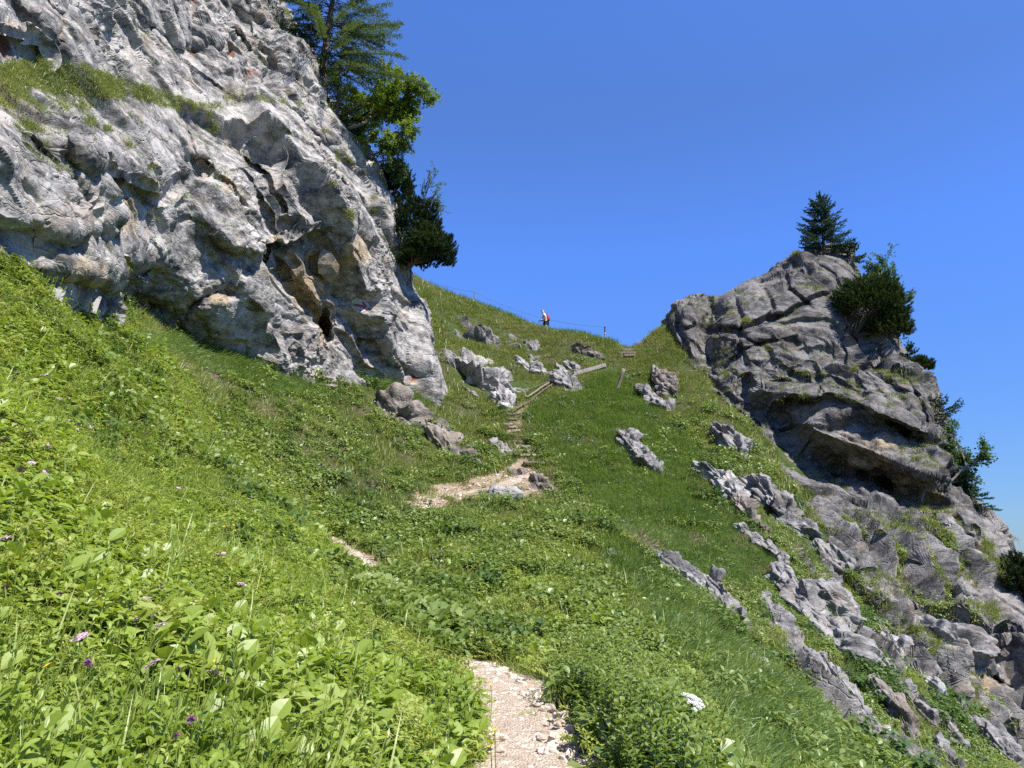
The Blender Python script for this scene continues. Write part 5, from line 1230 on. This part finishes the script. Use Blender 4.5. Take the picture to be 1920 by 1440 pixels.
# ---------------------------------------------------------------- plaques under the left cliff
m_plaque = plainmat('plaque_metal', (.33, .31, .31), .5, .06, 5); m_ink = plainmat('dark_ink', (.02, .02, .022), .6, .1, 5)
def plaque(lb, px, py, D, w, h, tilt, mark, nrm):
    root = empty('memorial_plaque', A3(px, py, D)); tag(root, lb, 'plaque')
    n = norm(np.array(nrm, float)); x = norm(np.cross(UP, n)); y = np.cross(n, x); ca, sa = math.cos(tilt), math.sin(tilt); x, y = x*ca+y*sa, y*ca-x*sa
    R = np.stack([x, y, n], 1)
    mb = MB(); mb.box((0, 0, 0), (w, h, .03), R); mb.build('plate', [m_plaque], root)
    for sx in (-1, 1):
        for sy in (-1, 1):
            mb = MB(); q = x*sx*(w/2-.035)+y*sy*(h/2-.035); mb.tube([q+n*.01, q+n*.024], .013, 8); mb.build('screw', [m_ink], root)
    if mark:
        cv = bpy.data.curves.new('numeral', 'FONT'); cv.body = '0'; cv.size = .14; cv.align_x = 'CENTER'; cv.align_y = 'CENTER'; cv.extrude = .002
        tmp = bpy.data.objects.new('numeral', cv); COL.objects.link(tmp); dg = bpy.context.evaluated_depsgraph_get(); me = bpy.data.meshes.new_from_object(tmp.evaluated_get(dg)); bpy.data.objects.remove(tmp)
        me.materials.clear(); me.materials.append(m_ink)
        o = link('numeral', me, root); o.matrix_local = Matrix.Translation(Vector(y*h*.22+n*.021)) @ Matrix(R.tolist()).to_4x4()
plaque('grey metal plaque with a dark 0 leaning on the rock under the overhang', 174, 570, 17.9, .27, .46, -.16, True, (.45, -1, .15))
plaque('plain pale plaque half hidden by meadow plants left of the marked one', 108, 555, 14.8, .22, .30, -.15, False, (.4, -1, .2))

# ---------------------------------------------------------------- painted arrow on the left cliff
from mathutils.bvhtree import BVHTree
_q = PL.reshape(-1, 3); _i = np.arange(len(_q)).reshape(PL.shape[:2]); _F = np.stack([_i[:-1, :-1], _i[1:, :-1], _i[1:, 1:], _i[:-1, 1:]], -1).reshape(-1, 4)
_x, _y, _ = proj(_q); _s = ((_x > 640) & (_x < 715) & (_y > 540) & (_y < 610))[_F].all(1)
_bv = BVHTree.FromPolygons([Vector(v) for v in _q], [[int(k) for k in f] for f in _F[_s]])
m_pw = plainmat('white_trail_paint', (.30, .31, .305), .8, .4, 9); m_pr = plainmat('red_trail_paint', (.20, .018, .02), .7, .2, 6)
arrow_n = None
def onrock(px, py):
    d = Vector(at(px, py, 1.0)).normalized(); loc, n_, i_, _ = _bv.ray_cast(Vector((0, 0, 0)), d)
    return loc, d
cen, dcen = onrock(676, 573)
def draped(name, poly, mat, lift, root, step=1.0):
    """paint: a thin skin that follows the rock inside an outline (photo pixels give the outline's place on the rock)"""
    xs = np.arange(min(p[0] for p in poly)-1, max(p[0] for p in poly)+1.01, step); ys = np.arange(min(p[1] for p in poly)-1, max(p[1] for p in poly)+1.01, step)
    X, Y = np.meshgrid(xs, ys); V = []
    for px, py in zip(X.ravel(), Y.ravel()):
        loc, d = onrock(px, py); V.append(np.array(loc if loc is not None else cen)-np.array(d)*lift-np.array(cen))
    i = np.arange(X.size).reshape(X.shape); Q = np.stack([i[:-1, :-1], i[1:, :-1], i[1:, 1:], i[:-1, 1:]], -1).reshape(-1, 4)
    mx, my = X.ravel()[Q].mean(1), Y.ravel()[Q].mean(1)
    pnz = vnoise(np.c_[mx*.35, my*.35, 0*mx], 77)*1.4
    Q = Q[inpoly(mx+pnz*(.4 if 'arrow' not in name else .12), my+pnz*(.4 if 'arrow' not in name else .1), poly)]
    return link(name, mesh_np(name, np.array(V), Q, [mat], smooth_=True), root)
if cen is not None:
    root = empty('painted_trail_mark', cen); tag(root, 'red arrow on a white patch painted on the left cliff', 'trail mark')
    draped('white_patch', [(659,564),(668,558),(676,561),(684,562),(693,572),(689,580),(680,586),(672,587),(664,582),(658,573)], m_pw, .09, root)
    draped('arrow', [(662.5,569.5),(678,571.5),(683,572.5),(678.5,567),(681,565),(689,574.6),(677,584.2),(675.6,582),(682,576.6),(677.5,576.2),(662.5,573)], m_pr, .12, root, .5)

# ---------------------------------------------------------------- hiker on the ridge
def skinned(name, pts, edges, rad, mat, parent=None, levels=2, rootv=0):
    me = bpy.data.meshes.new(name); me.from_pydata([tuple(p) for p in pts], edges, []); o = link(name, me, parent)
    me.materials.append(mat); md = o.modifiers.new('skin', 'SKIN'); md.use_smooth_shade = True
    for i, v in enumerate(me.skin_vertices[0].data):
        rr3 = rad[i]; v.radius = rr3 if isinstance(rr3, tuple) else (rr3, rr3); v.use_root = (i == rootv)
    sb_ = o.modifiers.new('subdivision', 'SUBSURF'); sb_.levels = levels; sb_.render_levels = levels; return o
m_skin = plainmat('skin', (.52, .33, .25), .55, .06, 6); m_shirt = plainmat('white_shirt', (.62, .56, .56), .8, .06, 6); m_short = plainmat('dark_shorts', (.035, .05, .055), .8, .15, 6)
m_hair = plainmat('light_hair', (.30, .22, .14), .8, .2, 12); m_cap = plainmat('cap_cloth', (.34, .25, .22), .8, .1, 12); m_boot = plainmat('boot_leather', (.10, .08, .07), .7, .2, 9); m_red = plainmat('red_pack_cloth', (.30, .018, .03), .7, .2, 5); m_blk = plainmat('black_cloth', (.02, .02, .024), .7, .2, 5)
hk = A3(1024, 620.5, 57.6); hz = hk[2]-.48       # shins and feet stand behind the grass of the ridge
HS = 1.24
hroot = empty('person', (hk[0], hk[1], hz)); hroot.scale = (HS,)*3; tag(hroot, 'hiker in white shirt, dark shorts and cap with red backpack climbing the ridge', 'person')
# faces -x; y is sideways
J = {'pelvis': (0, 0, .93), 'waist': (-.03, 0, 1.08), 'chest': (-.09, 0, 1.30), 'neck': (-.14, 0, 1.48), 'head0': (-.17, 0, 1.56), 'head1': (-.20, 0, 1.66), 'head2': (-.18, 0, 1.74), 'nose': (-.285, 0, 1.645),
 'shL': (-.10, -.18, 1.40), 'elL': (.0, -.25, 1.14), 'wrL': (-.24, -.20, 1.06), 'shR': (-.12, .18, 1.40), 'elR': (-.10, .25, 1.13), 'wrR': (-.34, .19, 1.10),
 'hipL': (.0, -.10, .88), 'knL': (-.02, -.11, .49), 'anL': (.10, -.11, .10), 'toL': (-.09, -.12, .05), 'hipR': (-.02, .10, .88), 'knR': (-.36, .11, .66), 'anR': (-.30, .11, .26), 'toR': (-.49, .12, .22)}
names = list(J); ix = {k: i for i, k in enumerate(names)}
ED = [('pelvis','waist'),('waist','chest'),('chest','neck'),('neck','head0'),('head0','head1'),('head1','head2'),('head1','nose'),('chest','shL'),('shL','elL'),('elL','wrL'),('chest','shR'),('shR','elR'),('elR','wrR'),('pelvis','hipL'),('hipL','knL'),('knL','anL'),('anL','toL'),('pelvis','hipR'),('hipR','knR'),('knR','anR'),('anR','toR')]
RD = {'pelvis': (.15, .12), 'waist': (.135, .11), 'chest': (.16, .12), 'neck': .055, 'head0': .085, 'head1': .105, 'head2': .085, 'nose': .015, 'shL': .06, 'elL': .042, 'wrL': .03, 'shR': .06, 'elR': .042, 'wrR': .03, 'hipL': .095, 'knL': .06, 'anL': .042, 'toL': .035, 'hipR': .095, 'knR': .06, 'anR': .042, 'toR': .035}
P0 = [J[k] for k in names]; E0 = [(ix[a], ix[b]) for a, b in ED]; R0 = [RD[k] for k in names]
for w in ('wrL', 'wrR'):     # hands: palm, thumb and four curled fingers
    b0 = np.array(J[w]); palm = b0+np.array([-.07, 0, -.01]); P0.append(tuple(palm)); R0.append(.03); E0.append((ix[w], len(P0)-1)); pi = len(P0)-1
    for k in range(4):
        f1 = palm+np.array([-.035, (k-1.5)*.022, .0]); f2 = f1+np.array([-.012, 0, -.035-.004*(k % 3)])
        P0 += [tuple(f1), tuple(f2)]; R0 += [.009, .008]; E0 += [(pi, len(P0)-2), (len(P0)-2, len(P0)-1)]
    t1 = palm+np.array([.01, .035, .03]); P0.append(tuple(t1)); R0.append(.01); E0.append((pi, len(P0)-1))
skinned('body', P0, E0, R0, m_skin, hroot)
def sub(keys, edges, rads, name, mat, ext=None):
    pts = [J[k] if isinstance(k, str) else k for k in keys]; return skinned(name, pts, edges, rads, mat, hroot)
mid = lambda a, b, t: tuple(np.array(J[a])*(1-t)+np.array(J[b])*t)
sub(['pelvis', 'waist', 'chest', mid('chest', 'neck', .7), 'shL', mid('shL', 'elL', .55), 'shR', mid('shR', 'elR', .55)], [(0, 1), (1, 2), (2, 3), (2, 4), (4, 5), (2, 6), (6, 7)], [(.16, .135), (.15, .125), (.18, .14), .075, .08, .065, .08, .065], 'shirt', m_shirt)
sub(['pelvis', 'hipL', mid('hipL', 'knL', .55), 'hipR', mid('hipR', 'knR', .55)], [(0, 1), (1, 2), (0, 3), (3, 4)], [(.175, .15), .125, .105, .125, .105], 'shorts', m_short)
sub([mid('knL', 'anL', .75), 'anL', 'toL'], [(0, 1), (1, 2)], [.055, .06, .045], 'boot', m_boot); sub([mid('knR', 'anR', .75), 'anR', 'toR'], [(0, 1), (1, 2)], [.055, .06, .045], 'boot', m_boot)
sub([(-.12, 0, 1.60), (-.14, 0, 1.70)], [(0, 1)], [.085, .095], 'hair', m_hair)
sub([(-.18, 0, 1.755), (-.24, 0, 1.745), (-.335, 0, 1.715)], [(0, 1), (1, 2)], [(.105, .06), (.09, .045), (.05, .012)], 'cap', m_cap)
for s in (-1, 1): sub([(.02, s*.11, 1.43), (-.16, s*.12, 1.40), (-.21, s*.10, 1.22), (-.04, s*.12, 1.06)], [(0, 1), (1, 2), (2, 3)], [.03, .035, .035, .03], 'pack_strap', m_blk)
bk = empty('backpack', (hk[0], hk[1], hz)); bk.scale = (HS,)*3; tag(bk, 'red backpack worn by the hiker on the ridge', 'backpack')
skinned('bag', [(.10, 0, 1.02), (.14, 0, 1.15), (.11, 0, 1.32), (.05, 0, 1.47)], [(0, 1), (1, 2), (2, 3)], [(.15, .12), (.18, .15), (.17, .13), (.12, .09)], m_red, bk)
skinned('lid_pocket', [(.03, 0, 1.50), (.10, 0, 1.47)], [(0, 1)], [(.11, .06), (.10, .05)], m_red, bk); skinned('side_pocket', [(.17, -.12, 1.02), (.17, -.12, 1.16)], [(0, 1)], [.05, .045], m_blk, bk)
for s, w, lb in ((-1, 'wrL', 'black trekking pole in the near hand of the hiker'), (1, 'wrR', 'black trekking pole in the far hand of the hiker')):
    g0 = np.array(J[w])+[-.10, 0, -.02]; po = empty('trekking_pole', (hk[0], hk[1], hz)); po.scale = (HS,)*3; tag(po, lb, 'trekking pole')
    mb = MB(); mb.tube([g0+[0, 0, .06], g0+[0, 0, -.09]], .02, 8); mb.build('grip', [m_blk], po); mb = MB(); mb.tube([g0+[0, 0, -.09], g0+[-.12+.1*(s > 0), 0, -.92]], [.011, .007], 6); mb.build('shaft', [m_steel], po)
# ---------------------------------------------------------------- flowers one can point at
m_pink = plainmat('pink_petal', (.46, .30, .37), .6, .2, 30); m_white = plainmat('white_petal', (.46, .46, .42), .6, .25, 40); m_yel = plainmat('yellow_petal', (.60, .40, .01), .55, .15, 30); m_pur = plainmat('purple_petal', (.20, .06, .18), .6, .25, 30); m_mar = plainmat('maroon_petal', (.16, .03, .06), .6, .25, 30)
m_stem = leafmat('stem', (.08, .14, .02), (.12, .19, .03), (.18, .25, .05), .15)
def head_umbel(r, R, n, dome=.25, fl=.006):
    mb = MB()
    for k in range(n):
        a = k*2.39996; q = R*math.sqrt((k+.5)/n); c = np.array([q*math.cos(a), q*math.sin(a), dome*R*(1-(q/R)**2)])+r.normal(0, .08*R, 3)*[1, 1, .5]
        for j in range(4):
            strip_leaf(mb, c, unit(j*1.57+a, .25+r.normal(0, .2)), UP, fl*2, np.array([.5, 1, .7])*fl, .1, None)
        strip_leaf(mb, np.array([0, 0, -.6*R]), c-np.array([0, 0, -.6*R]), unit(a+1.5, 0), np.linalg.norm(c+[0, 0, .6*R]), np.full(2, .0012), 0, None, 1)
    return mb
def head_cup(r, R):
    mb = MB()
    for j in range(5): strip_leaf(mb, np.zeros(3), unit(j*1.2566, .6), UP, R, np.array([.25, 1, .9, .3])*R*.55, .2, .1)
    return mb
def head_ball(r, R, n=44):
    mb = MB()
    for k in range(n):
        d = norm(r.normal(size=3)); d[2] = abs(d[2])-.2; strip_leaf(mb, d*R*.3, d, UP, R*.8, np.array([.3, 1, .2])*R*.2, 0, None)
    return mb
def flower(kind, label, cat, group, heads, stemh, lean, seed):
    r = R_(seed); mb, mats = heads
    return mb, mats
PROTO = {}
def put_flower(kind, px, py, h, seed, label, cat, group, mk, mat, scale=1.0):
    r = R_(seed); q = hit1(px, py)
    if not np.isfinite(q).all(): return
    f = proj(q)[2]; b = hit1(px+r.normal(0, 3), min(1900, py+h*FPX/f))
    if not np.isfinite(b).all(): b = q-[0, 0, h]
    top = A3(px, py, b[1]); hv = top-b
    if hv[2] < .05 or hv[2] > 1.2: hv = np.array([0, 0, h])
    if kind not in PROTO:
        PROTO[kind] = mk().mesh('flower_head', [mat, m_stem])
    root = empty(kind, b); tag(root, label, cat, group)
    mb = MB(); s = np.linspace(0, 1, 5); mb.tube(np.outer(s, hv)+np.outer(s*(1-s), [r.normal(0, .1), r.normal(0, .1), 0])*hv[2], .0028, 4, cap=False); mb.build('stem', [m_stem], root)
    o = link('flower_head', PROTO[kind], root, hv); o.rotation_euler = (r.normal(0, .35), r.normal(0, .35), r.uniform(0, 6)); o.scale = [scale*r.uniform(.7, 1.05)]*3
    return root
PINK = [(87,702),(88,712),(55,738),(130,742),(28,790),(128,788),(165,790),(170,800),(8,825),(118,738),(250,758),(52,810),(86,835),(120,762),(136,755),(112,748),(205,797),(240,815),(275,812),(162,822),(40,880),(8,785),(85,888),(180,838),(10,1010),(232,860),(60,868),(300,920),(335,915),(220,855),(255,795),(345,762),(415,938),(270,1124),(455,1096),(418,1038),(256,1162),(282,1155),(305,1172),(295,1105),(150,1195),(288,1244),(410,1040),(725,1242),(400,1262),(30,700),(70,790),(145,805)]
for i, (x, y) in enumerate(PINK):
    put_flower('pink_umbel', x, y, .46, 500+i, 'pink umbel flower nodding above the near meadow', 'flower', 'pink umbels in the near meadow', lambda: head_umbel(R_(1), .035, 26, fl=.0055), m_pink, 1.1)
YEL = [(735,1060),(742,1065),(755,1066),(835,1096),(845,1122),(848,1140),(852,1150),(836,1152),(822,1158),(840,1136),(812,1204),(826,1200),(848,1203),(870,1208),(866,1210),(828,1230),(846,1234),(832,1188),(920,1284),(800,1380),(920,1400),(928,1370),(420,988),(428,992),(438,985),(440,995),(90,1250),(268,842),(130,880),(405,1238),(425,1190),(632,980),(300,893),(150,905),(560,985),(640,870)]
for i, (x, y) in enumerate(YEL):
    put_flower('yellow_flower', x, y, .42, 600+i, 'small yellow cup flower on a thin stalk near the trail', 'flower', 'yellow flowers near the trail', lambda: head_cup(R_(2), .024), m_yel)
for i, (x, y) in enumerate([(92,647),(233,750),(38,536),(112,1116),(333,1256),(430,1280),(358,1352),(165,1245),(10,1102),(330,1380),(640,970),(628,972)]):
    put_flower('purple_flower', x, y, .42, 700+i, 'purple clover like flower head among the meadow leaves', 'flower', 'purple flowers in the meadow', lambda: head_ball(R_(3), .022), m_pur if i < 4 else m_mar)
# the big white umbel by the lower right corner, its smaller bud and the yellow umbels beside it
def big_umbel():
    r = R_(8); mb = MB()
    for k in range(16):
        a = k*2.4; q = .085*math.sqrt((k+.5)/16); c = np.array([q*math.cos(a), q*math.sin(a), .045*(1-(q/.085)**2)+r.normal(0, .008)])
        for j in range(18):
            a2 = j*2.4; q2 = .022*math.sqrt((j+.5)/18); e = c+np.array([q2*math.cos(a2), q2*math.sin(a2), .010*(1-(q2/.022)**2)])
            for w in range(3): strip_leaf(mb, e, unit(w*2.1+j, .3), UP, .0085, np.array([.5, 1, .6])*.0042, .1, None)
        strip_leaf(mb, np.array([0, 0, -.09]), c-[0, 0, -.09], unit(a+1.5, 0), np.linalg.norm(c+[0, 0, .09]), np.full(2, .002), 0, None, 1)
    return mb
def standing(name, label, px, py, D, h, parts, cat='plant'):
    top = A3(px, py, D); b = np.array([top[0]-.05, top[1]-.03, float(hfield(np.array([top[0]]), np.array([top[1]]))[0])]); root = empty(name, b); tag(root, label, cat); hv = top-b
    s = np.linspace(0, 1, 6); mb = MB(); mb.tube(np.outer(s, hv), .008, 6); mb.build('stem', [m_stem], root)
    for nm, mbx, mats, off, rot, sc in parts:
        o = link(nm, mbx.mesh(nm, mats), root, hv*off[0]+np.array(off[1])); o.rotation_euler = rot; o.scale = (sc,)*3
    return root
standing('hogweed', 'tall white umbel plant standing over the bright grass edge', 1297, 1318, 6.6, .8, [('flower_head', big_umbel(), [m_white, m_stem], (1, (0, 0, 0)), (.55, .35, .3), 1.05), ('bud', head_umbel(R_(9), .035, 26, fl=.005), [m_hYel, m_stem], (.93, (-.09, -.02, 0)), (.2, -.4, 0), 1.1), ('leaf', v_dock(R_(10), 3, .22, .3), [m_hBright], (.66, (0, 0, 0)), (0, 0, .4), 1)])
for i, (x, y, D, sc, lb) in enumerate([(1325,1385,6.3,3.6,'broad yellowish umbel under the white one'),(1285,1400,6.1,3.0,'yellowish umbel left of the broad one near the bottom edge'),(1300,1350,6.6,2.4,'small yellowish umbel right under the white flower head')]):
    standing('yellow_umbel', lb, x, y, D, .5, [('flower_head', head_umbel(R_(20+i), .045, 60, fl=.0035), [m_hYel, m_stem], (1, (0, 0, 0)), (.3, .5, 0), sc)])
# big leaved plants
m_big = leafmat('big_pale_leaf', (.16, .24, .03), (.25, .34, .06), (.34, .42, .12), .45, .9, spec=.2, rough=.55)
def big_leaf_plant(name, label, px, py, n, L, wd, mat, seed, lobes=0.0, elev=(.35, 1.0)):
    b = hit1(px, py); r = R_(seed); root = empty(name, b-[0, 0, .02]); tag(root, label, 'plant')
    for k in range(n):
        mb = MB(); az = k*2.4+r.normal(0, .25); l = L*r.uniform(.65, 1.1); t = np.linspace(0, 1, 17)
        w = wd*l*np.sin(math.pi*np.clip(t, .02, .99)**.75)**.8*(1+lobes*np.abs(((t*4.5) % 1)-.5)*2-lobes*.5)*(1+.05*np.sin(t*60))
        w[0] = .006; e = r.uniform(*elev); b0 = unit(az, .2)*.04; sh = unit(az, e*.8)*l*.3
        strip_leaf(mb, b0, sh, unit(az+1.57, 0), l*.3, np.full(4, .006), .1, None)
        strip_leaf(mb, b0+sh*.98-[0, 0, .055*l], unit(az, e-.65), UP+r.normal(0, .15, 3), l, w, .28, .22)
        mb.build('leaf', [mat], root, True)
    return root
big_leaf_plant('butterbur', 'big pale green leaved plant at the bottom edge of the meadow', 445, 1400, 8, .20, .42, m_big, 1)
big_leaf_plant('butterbur', 'second large leaved plant left of the dark lobed one', 590, 1385, 6, .17, .36, m_big, 2)
big_leaf_plant('hogweed_leaves', 'dark green lobed leaves beside the left edge of the path', 800, 1320, 9, .26, .5, m_hDark, 3, .75, (.5, 1.1))
big_leaf_plant('hogweed_leaves', 'upper dark lobed leaves above the path bend on the left', 770, 1262, 6, .26, .5, m_hDark, 4, .75, (.6, 1.2))
big_leaf_plant('hogweed_leaves', 'green lobed leaves at the bottom edge right of the path', 1120, 1440, 9, .24, .48, m_hMid, 5, .5, (.5, 1.1))
big_leaf_plant('hogweed_leaves', 'lobed leaves under the yellow umbels at the bottom edge', 1290, 1450, 8, .24, .48, m_hMid, 6, .5, (.5, 1.1))
big_leaf_plant('broad_dock', 'pale broad leaf rosette at the far left of the meadow', 40, 700, 6, .17, .3, m_big, 7)
big_leaf_plant('broad_dock', 'broad leaf rosette in the middle of the meadow left of the pink flowers', 200, 640, 6, .2, .3, m_big, 8)
big_leaf_plant('broad_dock', 'leaf rosette in the upper meadow below the marked plaque', 150, 930, 5, .17, .26, m_big, 9)
big_leaf_plant('broad_dock', 'broad pale leaves just above the centre of the near meadow', 330, 1240, 6, .17, .3, m_big, 10)
